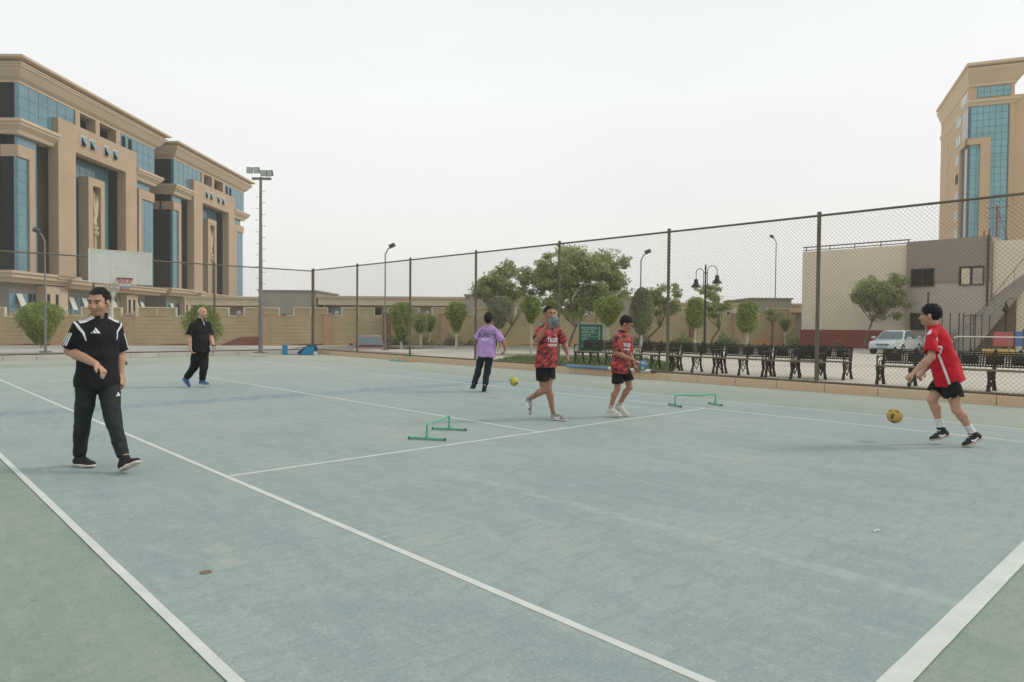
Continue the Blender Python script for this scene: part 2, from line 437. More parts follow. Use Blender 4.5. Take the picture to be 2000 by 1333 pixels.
def off_poly(pts, off):
    """offset a convex ccw polygon outwards; off is a number or one per edge"""
    n = len(pts); o = off if isinstance(off, (list, tuple)) else [off] * n
    lines = []
    for i in range(n):
        a, b = Vector(pts[i]), Vector(pts[(i+1) % n]); t = (b - a).normalized(); nn = Vector((t.y, -t.x))
        lines.append((a + nn * o[i], t))
    res = []
    for i in range(n):
        (p, t), (q, s) = lines[i-1], lines[i]
        den = t.x * s.y - t.y * s.x
        k = ((q.x - p.x) * s.y - (q.y - p.y) * s.x) / den
        res.append((p.x + t.x * k, p.y + t.y * k))
    return res
def cornice(pts, prof, scale=None):
    rings = []
    for o, z in prof:
        oo = [o * s for s in scale] if scale else o
        rings.append([(x, y, z) for x, y in off_poly(pts, oo)])
    return MB().loft(rings)
def grid_bars(mb, axis, c, a0, a1, z0, z1, da, dz, w=0.03, proud=0.02):
    """thin mullions on a vertical plane x=c (axis 'x') or y=c"""
    na = max(1, round((a1 - a0) / da)); nz = max(1, round((z1 - z0) / dz))
    def b(p0, p1, q0, q1):
        if axis == 'x': mb.box(min(c, c + proud), max(c, c + proud), p0, p1, q0, q1)
        else: mb.box(p0, p1, min(c, c + proud), max(c, c + proud), q0, q1)
    for i in range(na + 1):
        a = a0 + (a1 - a0) * i / na; b(a - w / 2, a + w / 2, z0, z1)
    for i in range(nz + 1):
        z = z0 + (z1 - z0) * i / nz; b(a0 - w / 2, a1 + w / 2, z - w / 2 - .001, z + w / 2 + .001)

def college_block():
    t = thing('office_building', 'tan office block with blue glass walls, nearest the left edge', 'building', K(-50.0, 83.45, Z_OUT), YAW, 'twin tan and glass office blocks')
    H = 13.3; X0 = -26.0
    MB().box(X0 + .5, -2.2, -H + 1.2, H - 1.2, 5.0, 25.9).build('wall', m_stone, t)
    plan = [(X0, -H), (0, -H), (0, H), (X0, H)]
    # ---- top cornice with its flared soffit and flat eaves
    cornice(plan, [(-.3, 25.3), (.05, 25.3), (.05, 25.5), (.45, 25.8), (1.0, 26.55), (1.1, 26.6), (1.1, 26.8), (1.2, 26.8), (1.2, 26.95), (.9, 26.95), (.9, 27.15), (1.6, 27.28), (1.6, 27.52), (-.5, 27.75)]).build('roof_cornice', m_trim, t)
    # ---- upper storey band of glass, broken in the middle by an open loggia
    for y0, y1 in ((-H, -4.3), (4.3, H)):
        g = MB().box(-.35, 0, y0, y1, 21.5, 25.32).build('glass_band', m_gblue, t)
        mb = MB(); grid_bars(mb, 'x', 0, y0 + .1, y1 - .1, 21.55, 25.28, 1.5, 1.3); mb.build('mullion', m_mull, g)
    MB().box(X0 + .4, -.36, -H, -H + .3, 21.5, 25.32).build('darkened_glass_band', m_gdark, t)
    MB().box(X0 + .4, -.36, H - .3, H, 21.5, 25.32).build('darkened_glass_band', m_gdark, t)
    MB().box(-2.0, -1.7, -4.3, 4.3, 21.0, 25.32).build('darkened_glass_band', m_gdark, t)
    MB().box(-1.69, -1.5, -3.4, -0.6, 23.0, 24.4).build('glass_band', m_gblue, t)
    for yc in (-3.9, -0.1, 4.2):
        MB().box(-1.0, .12, yc - .42, yc + .42, 21.0, 25.32).build('column', m_stone, t)
    for yc in (5.6, 7.1):                                   # tilted open windows
        MB().box(0.035, .07, yc - .35, yc + .35, 23.6, 25.0).build('window', m_void, t)
    # ---- the ledge and what hangs below it, on both wings
    for s in (-1, 1):
        ya, yb = (-H, -8.0) if s < 0 else (7.6, H)
        pl = [(X0, ya), (0, ya), (0, yb), (X0, yb)]
        sc = (1, 1, .02, 0.02) if s < 0 else (.02, 1, 1, .02)
        cornice(pl, [(-.3, 20.15), (.1, 20.15), (.25, 20.5), (.75, 20.95), (.75, 21.15), (.9, 21.2), (.9, 21.5), (-.3, 21.58)], sc).build('ledge', m_trim, t)
        yi = ya + .5 if s < 0 else ya
        yj = yb if s < 0 else yb - .5
        g = MB().box(-.75, -.45, (yi if s < 0 else 9.0), (yj - 2.0 if s < 0 else yj), 6.2, 20.2).build('glass_band', m_gblue, t)
        MB().box(-2.1, -1.8, ya, yb, 5.9, 20.2).build('darkened_glass_band', m_gdark, t)
        if s < 0: MB().box(X0 + 2.5, -.76, -H + .5, -H + .8, 5.9, 20.2).build('darkened_glass_band', m_gdark, t)
        # stone bay frame that turns the corner
        e0, e1 = (-H, -10.9) if s < 0 else (9.2, H)
        fr = MB().box(X0 + 4.6, .0, e0, e1, 17.9, 19.1)
        jy = (-11.7, -10.9) if s < 0 else (9.2, 10.0)
        fr.box(-.9, .0, jy[0], jy[1], 6.2, 17.9)
        if s < 0: fr.box(X0 + 4.6, X0 + 5.6, -H, -H + .8, 6.2, 17.9)
        fr.build('bay_frame', m_stone, t)
        gy0, gy1 = (-H + .05, -11.7) if s < 0 else (10.0, H - .05)
        g = MB().box(-.5, -.18, gy0, gy1, 6.2, 17.9).build('glass_bay', m_gblue, t)
        mb = MB(); grid_bars(mb, 'x', -.18, gy0 + .05, gy1 - .05, 6.3, 17.8, 1.2, 1.15); mb.build('mullion', m_mull, g)
        if s < 0: MB().box(X0 + 5.6, -.51, -H + .05, -H + .4, 6.2, 17.9).build('darkened_glass_bay', m_gdark, t)
    # ---- the portal: a thick stone frame over a recessed glass bay
    mb = MB()
    xf = 0.6
    mb.box(-.5, xf, -8.05, -5.05, 5.9, 23.4); mb.box(-.5, xf, 5.05, 7.65, 5.9, 23.4)
    mb.box(-.5, xf, -5.05, 5.05, 20.35, 23.4)
    p = mb.build('portal_frame', m_stone, t)
    for yc in (-3.7, -2.05, 0.75, 2.6):
        w = MB().box(xf - .04, xf + .03, yc - .5, yc + .5, 21.4, 22.5).build('window', m_void, p)
        MB().box(xf + .031, xf + .07, yc - .55, yc - .42, 21.4, 22.5).box(xf + .031, xf + .07, yc - .42, yc + .55, 22.4, 22.52).build('frame', m_white, w)
        MB().add([(xf + .05, yc - .4, 22.38), (xf + .05, yc + .4, 22.38), (xf + .5, yc + .4, 21.55), (xf + .5, yc - .4, 21.55),
                  (xf + .08, yc - .4, 22.38), (xf + .08, yc + .4, 22.38), (xf + .53, yc + .4, 21.55), (xf + .53, yc - .4, 21.55)],
                 [(0,1,2,3),(7,6,5,4),(0,4,5,1),(1,5,6,2),(2,6,7,3),(3,7,4,0)]).build('sash', m_gblue, w)
    g = MB().box(-1.9, -1.4, -5.05, 5.05, 5.9, 20.35).build('glass_bay', m_gblue, t)
    mb = MB(); grid_bars(mb, 'x', -1.4, -4.9, 4.9, 6.2, 20.2, 1.25, 1.15); mb.build('mullion', m_mull, g)
    MB().box(-1.39, -.51, 4.65, 5.04, 5.9, 20.35).build('darkened_glass_bay', m_gdark, t)
    MB().box(-1.39, -.51, -5.04, -4.65, 5.9, 20.35).build('darkened_glass_bay', m_gdark, t)
    mb = MB()
    mb.box(-1.2, 0, -1.75, -.85, 5.9, 18.35); mb.box(-1.2, 0, .7, 1.5, 5.9, 18.35); mb.box(-1.2, 0, -.85, .7, 17.45, 18.35)
    fin = mb.build('emblem_fin', m_stone, t)
    MB().box(-1.1, -.75, -.85, .7, 5.9, 17.45).build('recess', m_void, fin)
    # eagle-topped torch emblem standing in the slot
    mb = MB()
    mb.tube([(-.3, -.1, 6), (-.3, -.1, 11.4)], [.07, .16], 8); mb.tube([(-.3, .18, 6), (-.3, .28, 11.4)], .07, 6); mb.tube([(-.3, -.38, 6), (-.3, -.48, 11.4)], .07, 6)
    mb.lathe([(.15, 0), (.42, .35), (.48, .6), (.25, .75), (.42, 1.0), (.35, 1.3), (.12, 1.4)], 12, (-.3, -.08, 11.4))
    bird = [(-.5, 12.8), (-.1, 12.9), (.3, 12.9), (.1, 13.5), (.5, 14.3), (.62, 15.6), (.35, 16.6), (.2, 15.2), (-.05, 16.7), (-.15, 15.0), (-.55, 16.9), (-.6, 15.2), (-.35, 14.0), (-.62, 13.4)]
    mb.loft([[(-.45, y, z) for y, z in bird], [(-.15, y * .8, z) for y, z in bird]])
    mb.build('emblem', m_cream, fin)
    # ---- canopy over the ground floor and the ground floor itself
    cornice([(X0, -H - .6), (-.6, -H - .6), (-.6, -5.2), (X0, -5.2)], [(-.3, 5.2), (.4, 5.2), (.5, 5.55), (1.0, 5.65), (1.0, 6.0), (1.2, 6.05), (1.2, 6.3), (-.2, 6.4)]).build('canopy', m_trim, t)
    cornice([(X0 + 2, -5.1), (-.2, -5.1), (-.2, H + .6), (X0 + 2, H + .6)], [(-.3, 5.0), (.4, 5.0), (.5, 5.35), (1.0, 5.45), (1.0, 5.8), (1.2, 5.85), (1.2, 6.0), (-.2, 6.05)]).build('canopy', m_trim, t)
    MB().box(X0 + 3, -1.3, -H + .3, H - .3, 0, 5.3).build('ground_floor_wall', m_grey, t)
    MB().box(-1.29, -.4, -9.0, -5.0, 0, 5.1).build('ground_floor_wall', m_trim, t)
    MB().box(-1.29, -.4, 7.0, 9.6, 0, 4.9).build('ground_floor_wall', m_trim, t)
    for yc in (-8.3, -6.9, 7.6, 8.7):
        w = MB().box(-.41, -.36, yc - .22, yc + .22, 1.5, 4.2).build('window', m_void, t)
        MB().box(-.36, -.34, yc - .34, yc + .34, 1.35, 1.5).build('sill', m_white, w)
    for yc, wd in ((-11.6, 1.5), (-9.6, .6), (10.6, .8), (12.0, .8), (-3.2, .9), (-.8, 1.2), (2.4, 1.2), (5.2, .9)):
        w = MB().box(-1.31, -1.27, yc - wd, yc + wd, 2.2, 4.2).build('window', m_gblue if abs(yc) < 4 or wd > 1 else m_void, t)
        MB().box(-1.27, -1.24, yc - wd, yc - wd + .1, 2.2, 4.2).box(-1.27, -1.24, yc + wd - .1, yc + wd, 2.2, 4.2).box(-1.27, -1.24, yc - .05, yc + .05, 2.2, 4.2).box(-1.275, -1.235, yc - wd, yc + wd, 4.15, 4.25).build('frame', m_mull, w)
        if wd > .7:
            MB().add([(-1.2, yc - .5, 4.1), (-1.2, yc + .4, 4.1), (-.6, yc + .4, 2.6), (-.6, yc - .5, 2.6)], [(0, 1, 2, 3)]).build('sash', m_white, w)
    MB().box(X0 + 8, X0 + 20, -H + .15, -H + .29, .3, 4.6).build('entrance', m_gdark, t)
    return t
cb = college_block()
cb2 = copy_tree(cb)
cb2.location = K(-50.0, 83.45 + 32.0, Z_OUT)
cb2['label'] = 'second tan glass office block, farther off beside the floodlight mast'

# ---- boundary wall: stepped panels of coursed blocks, pilasters, raised merlons, red dado
WA, WB = (-36.0, 32.58), (22.5, 50.46)
m_course = M('yellow_block_course', (0.45, 0.355, 0.215), 0.9, 0.14, 0.6, bump=0.15, bscale=12)
m_cap = M('cream_coping', (0.62, 0.54, 0.40), 0.85, 0.08)
m_dado = M('maroon_dado', (0.235, 0.095, 0.075), 0.9, 0.15, 0.8)
m_pilb = M('peach_pilaster', (0.47, 0.31, 0.20), 0.9, 0.12, 0.8)
m_orange = M('orange_patch', (0.52, 0.29, 0.14), 0.9, 0.12, 0.8)
def boundary_wall():
    A, B = K(*WA), K(*WB); dirv = B - A; L = dirv.length; rz = math.atan2(dirv.y, dirv.x)
    t = thing('boundary_wall', 'long coursed yellow boundary wall with maroon dado and raised merlons', 'wall', (A.x, A.y, 0), rz)
    t0 = 3.2                                   # shift of the older parameter
    top = lambda s: 2.0 + .0142 * (s - t0)
    nb = int(L / 2.68)
    for i in range(nb):
        s0, s1 = i * 2.68, (i + 1) * 2.68 - .004; zt = top((s0 + s1) / 2); zg = zt - .48
        mb = MB(); z = -.15; 
        while z < zg - .05:
            z1 = min(z + .205, zg); mb.bevbox(s0, s1, -.02, .2, z, z1 - .004, .012); z = z1
        p = mb.build('wall_panel', m_course, t)
        g = .42                                   # half of the gap between merlons
        mb = MB(); z = zg
        for z1 in (zg + .16, zg + .32, zt - .03): mb.bevbox(s0 + g, s1 - g, .0, .18, z, z1 - .004, .01); z = z1
        mr = mb.build('merlon', m_course, t)
        mb = MB(); a, b = s0 + g, s1 - g
        mb.box(a - .05, b + .05, -.03, .21, zt - .03, zt + .03); mb.box(a - .05, a + .02, -.03, .21, zg, zt - .031); mb.box(b - .02, b + .05, -.03, .21, zg, zt - .031); mb.box((a + b) / 2 - .03, (a + b) / 2 + .03, -.02, .2, zg + .01, zt - .031)
        mb.build('coping', m_cap, mr)
        mb = MB().box(s0, a - .051, -.04, .22, zg, zg + .06); mb.box(b + .051, s1, -.04, .22, zg, zg + .06); mb.build('coping', m_cap if i % 4 else m_orange, p)
        if i % 2 == 0:                            # ornamental stone balls in the gaps
            MB().lathe([(0, 0), (.1, .02), (.14, .12), (.1, .21), (0, .24)], 12, (s0 + .12, .09, zg + .05)).build('finial', M('grey_finial', (.42, .4, .37)), p, smooth=True)
    k = 0; s = 12.57 - 3.45 * 3
    while s < L - .5:
        zt = top(s) - .42
        red = k % 3 == 2
        pl = MB().bevbox(s - .22, s + .22, -.12, .1, -.15, zt, .015).build('pilaster', m_dado if red else m_pilb, t)
        MB().bevbox(s - .27, s + .27, -.16, .12, zt + .002, zt + .09, .015).build('capital', m_dado if red else m_pilb, pl)
        # dado slopes up to the pilaster on its left
        hgt = .62 if k % 2 == 0 else .22
        poly = [(s - 3.2, -.15), (s - .23, -.15), (s - .23, hgt), (s - 1.25, hgt), (s - 2.3, .16), (s - 3.2, .16)]
        MB().loft([[(x, -.05, z) for x, z in poly], [(x, .0, z) for x, z in poly]]).build('dado', m_dado if k % 4 else m_orange, t)
        s += 3.45; k += 1
    return t
boundary_wall()

# ---- low campus sheds behind the wall
def shed(label, r0, r1, d, z1, kind, name='low_building', group='low sheds behind the boundary wall'):
    t = thing(name, label, 'building', K((r0 + r1) / 2, d, Z_OUT), YAW, group)
    w = (r1 - r0) / 2; H = z1 - Z_OUT
    if kind == 'canopy':
        MB().box(-w + .2, w - .2, .6, 6, 0, H - .7).build('wall', m_grey, t)
        MB().box(-w, w, -.4, 6.5, H - .8, H - .25).build('fascia', M('pale_fascia', (0.55, 0.46, 0.34), .85, .08), t)
        MB().box(-w - .1, w + .1, -.6, 6.7, H - .248, H - .06).build('roof', m_trim, t)
        for k in range(int(2 * w / 3.2)):
            x = -w + 1.4 + k * 3.2
            wd = MB().box(x - .5, x + .5, .55, .62, 1.2, 2.6).build('window', m_void if k % 3 else m_gblue, t)
            MB().box(x - .58, x + .58, .5, .549, 1.1, 1.2).build('sill', m_cap, wd)
        for k in range(int(2 * w / 5)):
            x = -w + .5 + k * 5; MB().box(x - .15, x + .15, -.2, .1, 0, H - .8).build('post', m_grey, t)
    else:
        MB().box(-w, w, 0, 7, 0, H - .14).build('wall', M('grey_block_wall', (0.30, 0.27, 0.225), .9, .12, .5), t)
        MB().box(-w - .12, w + .12, -.12, 7.1, H - .138, H).build('roof', m_grey, t)
        MB().box(-.5, .5, -.03, .0, 1.0, 2.0).build('window', m_void, t)
    return t
shed('pale canopied shed between the second office block and the grey box', -27.2, -21.1, 58.0, 3.65, 'canopy')
shed('plain grey box room right of the floodlight mast, above the wall', -21.0, -16.3, 57.5, 4.17, 'box')
shed('long pale canopied shed right of the grey box, above the wall', -16.2, -3.7, 58.0, 3.78, 'canopy')
shed('grey box room half hidden by the big trees', -3.9, 1.2, 57.4, 3.95, 'box')
shed('grey box room glimpsed right of the big tree crown', 7.0, 11.4, 57.4, 3.9, 'box')
shed('pale canopied shed behind the lantern lamp post', 11.5, 25.2, 58.4, 3.5, 'canopy')
shed('small grey box room left of the beige wall building', 19.7, 23.0, 57.0, 3.85, 'box')

# ---- two-storey beige and grey building on the right, parallel to the court
m_beige = M('beige_render', (0.78, 0.655, 0.52), 0.9, 0.07, 0.25, bump=0.06, bscale=10)
m_taupe = M('taupe_render', (0.31, 0.25, 0.21), 0.9, 0.06, 0.25)
m_taupe2 = M('pale_taupe_render', (0.47, 0.40, 0.35), 0.9, 0.07, 0.25)
m_redbase = M('brick_red_base', (0.27, 0.075, 0.05), 0.9, 0.14, 0.9, bump=0.2, bscale=6)
m_iron = M('rusty_iron', (0.085, 0.065, 0.05), 0.75, 0.25, 3.0)
bt = thing('sports_building', 'beige two storey building with grey block and brick red base', 'building', (42.0, 12.6, 0), 0)
MB().box(0, 14, -.0, 6.2, 1.3, 6.3).build('wall', m_beige, bt)
MB().box(-.06, 14, 1.0, 6.25, 0, 1.3).build('base', m_redbase, bt)
MB().box(-.06, .05, -1.1, 1.0, 0, 1.28).build('base', m_redbase, bt)
gb = MB().box(-.35, 12, -4.15, -.01, 4.0, 6.42).build('upper_wall', m_taupe, bt)
MB().box(-.3, 12, -4.12, -.01, .02, 3.998).build('lower_wall', m_taupe2, bt)
MB().box(-.05, 14, -16, -4.16, 0, 6.15).build('wall', m_beige, bt)
for y0, y1, z0, z1, kind in ((-1.46, -.26, 3.82, 4.84, 0), (-3.83, -2.66, 3.82, 4.84, 1), (-1.04, -.28, 1.35, 2.32, 0)):
    w = MB().box(-.37, -.345 if z0 > 3 else -.28, y0, y1, z0, z1).build('window', m_void, bt)
    fr = MB()
    for a, b, c, d in ((y0, y0 + .05, z0, z1), (y1 - .05, y1, z0, z1), (y0 + .05, y1 - .05, z0, z0 + .05), (y0 + .05, y1 - .05, z1 - .05, z1), ((y0 + y1) / 2 - .03, (y0 + y1) / 2 + .03, z0 + .05, z1 - .05)):
        fr.box(-.40, -.371, a, b, c, d)
    fr.build('frame', m_iron, w)
    if kind: 
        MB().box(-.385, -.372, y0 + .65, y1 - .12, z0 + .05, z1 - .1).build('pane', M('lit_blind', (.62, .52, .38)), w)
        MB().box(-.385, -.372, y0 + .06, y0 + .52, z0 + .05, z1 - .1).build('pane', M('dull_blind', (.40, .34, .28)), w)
    else:
        gr = MB()
        for k in range(9):
            a = y0 + .1 + k * (y1 - y0 - .2) / 8; gr.box(-.41, -.401, a - .008, a + .008, z0, z1)
        for k in range(5):
            zz = z0 + .1 + k * (z1 - z0 - .2) / 4; gr.box(-.41, -.401, y0, y1, zz - .008, zz + .008)
        gr.build('grille', m_iron, w)
MB().tube([(.3, 0, 6.62), (.3, 6.3, 6.62)], .04, 6).tube([(.3, 0, 6.42), (.3, 6.3, 6.42)], .03, 6).build('roof_rail', m_iron, bt)
mb = MB()
for k in range(5): mb.tube([(.3, .1 + k * 1.5, 6.25), (.3, .1 + k * 1.5, 6.62)], .03, 6)
mb.build('roof_rail', m_iron, bt)
MB().tube([(-.4, -4.0, 0.14), (-.4, -4.0, 6.5)], .05, 8).build('drain_pipe', m_iron, bt)
am = thing('roof_antenna', 'thin red antenna frame on the roof of the grey block', 'antenna', (45, 8.95, 6.4), 0)
MB().tube([(0, 0, 0), (0, 0, 2.1)], .045, 6).build('mast', M('red_oxide', (.3, .06, .04), .7), am)
MB().tube([(0, 0, 2.0), (0, -.55, 0)], .02, 5).tube([(0, -.6, 2.0), (0, .5, 2.0)], .02, 5).tube([(0, -.5, 1.4), (0, .5, 1.4)], .015, 5).tube([(0, .35, 0), (0, .35, .8)], .04, 5).tube([(0, .6, 0), (0, .6, .7)], .04, 5).build('strut', M('red_oxide', (.3, .06, .04), .7), am)
MB().box(-.2, .2, -.6, .7, -.02, .06).build('foot', m_iron, am)

# ---- tower with the flared cornice
tw = thing('glass_tower', 'tall tan tower with teal glass front and flared cornice', 'building', K(79.3, 122.0, -.9), YAW - rad(22))
x0, x1, y0, y1 = .8, 7.6, 2.4, 27.0
m_tan2 = M('warm_tan_render', (0.50, 0.345, 0.20), 0.85, 0.05, 0.1)
m_tan3 = M('pale_tower_moulding', (0.56, 0.43, 0.28), 0.85, 0.05, 0.1)
MB().box(x0, x1, y0 + .0, y1, 0, 45.6).build('wall', m_tan2, tw)
plan = [(x0, y0), (x1, y0), (x1, y1), (x0, y1)]
sc = (1, 1, .5, .33)
cornice(plan, [(0, 45.3), (.25, 45.3), (.3, 45.7), (.8, 46.2), (1.7, 47.3), (2.0, 47.5), (2.0, 47.75), (2.15, 47.75), (2.15, 48.0), (1.6, 48.0), (1.6, 48.25), (2.5, 48.4), (2.5, 48.85), (-.3, 49.1)], sc).build('roof_cornice', m_tan3, tw)
cornice(plan, [(0, 41.9), (.15, 41.9), (.3, 42.2), (.7, 42.5), (.7, 42.8), (-.1, 42.85)], sc).build('ledge', m_tan3, tw)
g = MB().box(x0 + 1.2, x1 - .6, y0 - .06, y0 + .2, 43.3, 45.1).build('glass_band', m_gteal, tw)
mb = MB(); grid_bars(mb, 'y', y0 - .06, x0 + 1.3, x1 - .7, 43.3, 45.1, 1.0, .9, .07, -.03); mb.build('mullion', m_mull, g)
MB().box(x0 - .04, x0 + .2, y0 + 1, y0 + 6, 43.2, 44.9).build('glass_band', m_white, tw)
g = MB().box(x0 + .3, x1 - .85, y0 - .1, y0 + .2, 2, 41.8).build('glass_front', m_gteal, tw)
mb = MB(); grid_bars(mb, 'y', y0 - .1, x0 + .35, x1 - .9, 2, 41.7, .95, 1.2, .06, -.03); mb.build('mullion', M('teal_mullion', (.05, .13, .15), .5), g)
MB().box(x1 - .85, x1 - .7, y0 - .2, y0 + .1, 2, 41.8).build('edge_trim', m_mull, tw)
MB().box(x0 - .08, x0 + .28, y0 - .08, y0 + 4.2, 2, 41.8).build('dark_glass', glass('smoky_glass', (.05, .065, .065), .05, 1.5), tw)
mb = MB(); mb.box(x0 - .5, x0 + 3.3, y0 - .7, y0 - .11, 35.0, 36.1); mb.box(x0 + 1.8, x0 + 3.3, y0 - .7, y0 - .11, 2, 35.0); mb.box(x0 - .5, x0 - .09, y0 - .7, y0 + 4.6, 35.0, 36.1); mb.box(x0 - .5, x0 - .09, y0 + 3.9, y0 + 4.6, 2, 35.0)
mb.build('stone_frame', m_tan2, tw)
for k in range(10):
    z = 40.3 - k * 3.5
    w = MB().box(x0 - .05, x0 + .03, 8.3, 11.9, z, z + 1.75).build('window', m_void if k == 3 else m_gteal, tw)
    if k != 3:
        MB().box(x0 - .1, x0 - .051, 8.2, 12.0, z + 1.6, z + 1.8).box(x0 - .1, x0 - .051, 8.2, 12.0, z - .1, z + .02).box(x0 - .1, x0 - .051, 9.9, 10.3, z + .02, z + 1.6).box(x0 - .1, x0 - .051, 11.7, 12.0, z + .02, z + 1.6).build('frame', m_white, w)
mb = MB(); pts = []
for k in range(40):
    q = k / 39; pts.append((x0 - .04, 19 + 1.5 * math.sin(q * 15) * (1 - .4 * q) * (0.3 + q * (1 - q) * 3), 39.5 - 11 * q))
mb.tube(pts, .1, 5); mb.build('relief', m_tan3, tw)
wg = MB().box(x1 - .55, 34, y0 + .4, 24, 0, 43.4).build('wing', m_tan2, tw)
MB().box(x1 - .5, 34, y0 + .05, y0 + .39, 14.2, 14.5).box(x1 - .5, 34, y0 + .05, y0 + .39, 15.0, 15.25).build('string_course', m_tan3, wg)

# ---- outside stair at the right edge
st = thing('outside_stair', 'concrete outside stair rising against the beige building, brick below', 'stair', K(25.0, 36.2, Z_OUT), YAW)
prof = [(-1.0, .0), (-.4, 0), (2.2, 3.6), (2.2, 4.15), (1.9, 4.15)]
MB().loft([[(x, 0, z) for x, z in [(-1.5, 0), (-.9, 0), (2.4, 4.2), (2.4, 5.0)]], [(x, 1.4, z) for x, z in [(-1.5, 0), (-.9, 0), (2.4, 4.2), (2.4, 5.0)]]]).build('stringer', M('stair_concrete', (.32, .28, .235), .9, .12), st)
mb = MB(); z = 0.0; row = 0
while z < 4.0:
    xs = -.8 + z * 3.3 / 4.2 + .05
    x = xs
    while x < 2.35:
        mb.bevbox(x, min(x + .27, 2.4), .25, .45, z, z + .1, .008); x += .285
    z += .112; row += 1
stuff(mb.build('brickwork', M('brown_brick', (.17, .125, .09), .9, .25, 3.0), st))
mb = MB()
for k in range(8):
    q = k / 7; mb.tube([(-1.3 + 3.6 * q, .05, .3 + 4.5 * q), (-1.3 + 3.6 * q, .05, 1.2 + 4.5 * q)], .011, 6)
mb.tube([(-1.3, .05, 1.2), (2.3, .05, 5.7)], .018, 6)
mb.build('handrail', M('dull_rail', (.2, .17, .14), .7), st)
# ================================================================== fences
m_post = M('olive_fence_paint', (0.135, 0.118, 0.082), 0.6, 0.2, 4.0, bump=0.1, bscale=60)
m_wire = M('fence_wire', (0.16, 0.14, 0.11), 0.55, 0.1, 8.0, metal=0.3)
def chain_link(L, z0, z1, cell=0.062, r=0.0021):
    """one bay of diamond mesh in the plane y=0, x 0..L: straight diagonal wires, woven a wire's breadth apart"""
    V = []; F = []; step = cell * math.sqrt(2); H = z1 - z0
    def wire(ax, az, bx, bz, yo):
        dx, dz = bx - ax, bz - az; l = math.hypot(dx, dz)
        if l < 1e-3: return
        nx, nz = -dz / l * r, dx / l * r; o = len(V)
        for (px, pz) in ((ax, az), (bx, bz)):
            V.extend([(px + nx, yo - r * .6, pz + nz), (px - nx, yo - r * .6, pz - nz), (px, yo + r, pz)])
        F.extend([(o, o + 1, o + 4, o + 3), (o + 1, o + 2, o + 5, o + 4), (o + 2, o, o + 3, o + 5)])
    for sgn, yo in ((1, .0022), (-1, -.0022)):
        c = -H
        while c < L:
            # line x = c + (z-z0) for sgn 1 ; mirrored for -1
            ta, tb = max(0.0, -c), min(H, L - c)
            if tb > ta:
                if sgn > 0: wire(c + ta, z0 + ta, c + tb, z0 + tb, yo)
                else: wire(L - c - ta, z0 + ta, L - c - tb, z0 + tb, yo)
            c += step
    return npmesh('chain_link_mesh', V, F)
def fence(label, p0, p1, posts, ztop, zb):
    a, b = Vector(p0), Vector(p1); L = (b - a).length; rz = math.atan2(b.y - a.y, b.x - a.x)
    t = thing('chain_link_fence', label, 'fence', (a.x, a.y, 0), rz, 'chain link fences round the court')
    pm = MB().tube([(0, 0, zb - .12), (0, 0, ztop + .05)], .042, 10).lathe([(.05, 0), (.052, .025), (.0, .05)], 10, (0, 0, ztop + .048)).mesh('post', True)
    for s in posts: link('post', pm, m_post, t, (s, 0, 0))
    lo = min(posts); hi = max(posts)
    MB().tube([(lo, 0, ztop), (hi, 0, ztop)], .026, 8).build('top_rail', m_post, t, True)
    MB().tube([(lo, -.03, zb + .04), (hi, -.03, zb + .04)], .026, 8).build('bottom_rail', m_post, t, True)
    cache = {}
    for s0, s1 in zip(posts[:-1], posts[1:]):
        key = round(s1 - s0, 2)
        if key not in cache: cache[key] = chain_link(s1 - s0, zb + .05, ztop)
        stuff(link('chain_link_mesh', cache[key], m_wire, t, (s0, 0, 0)))
    return t
fence('tall chain link fence along the right side, benches behind it', (FX, FY, 0), (FX, -10, 0), [i * 3.91 for i in range(10)], 3.9, .17)
fence('chain link fence across the far end of the court', (FX - .06, FY, 0), (-30, FY, 0), [.0 if i == 0 else i * 4.48 for i in range(10)], 3.86, .17)

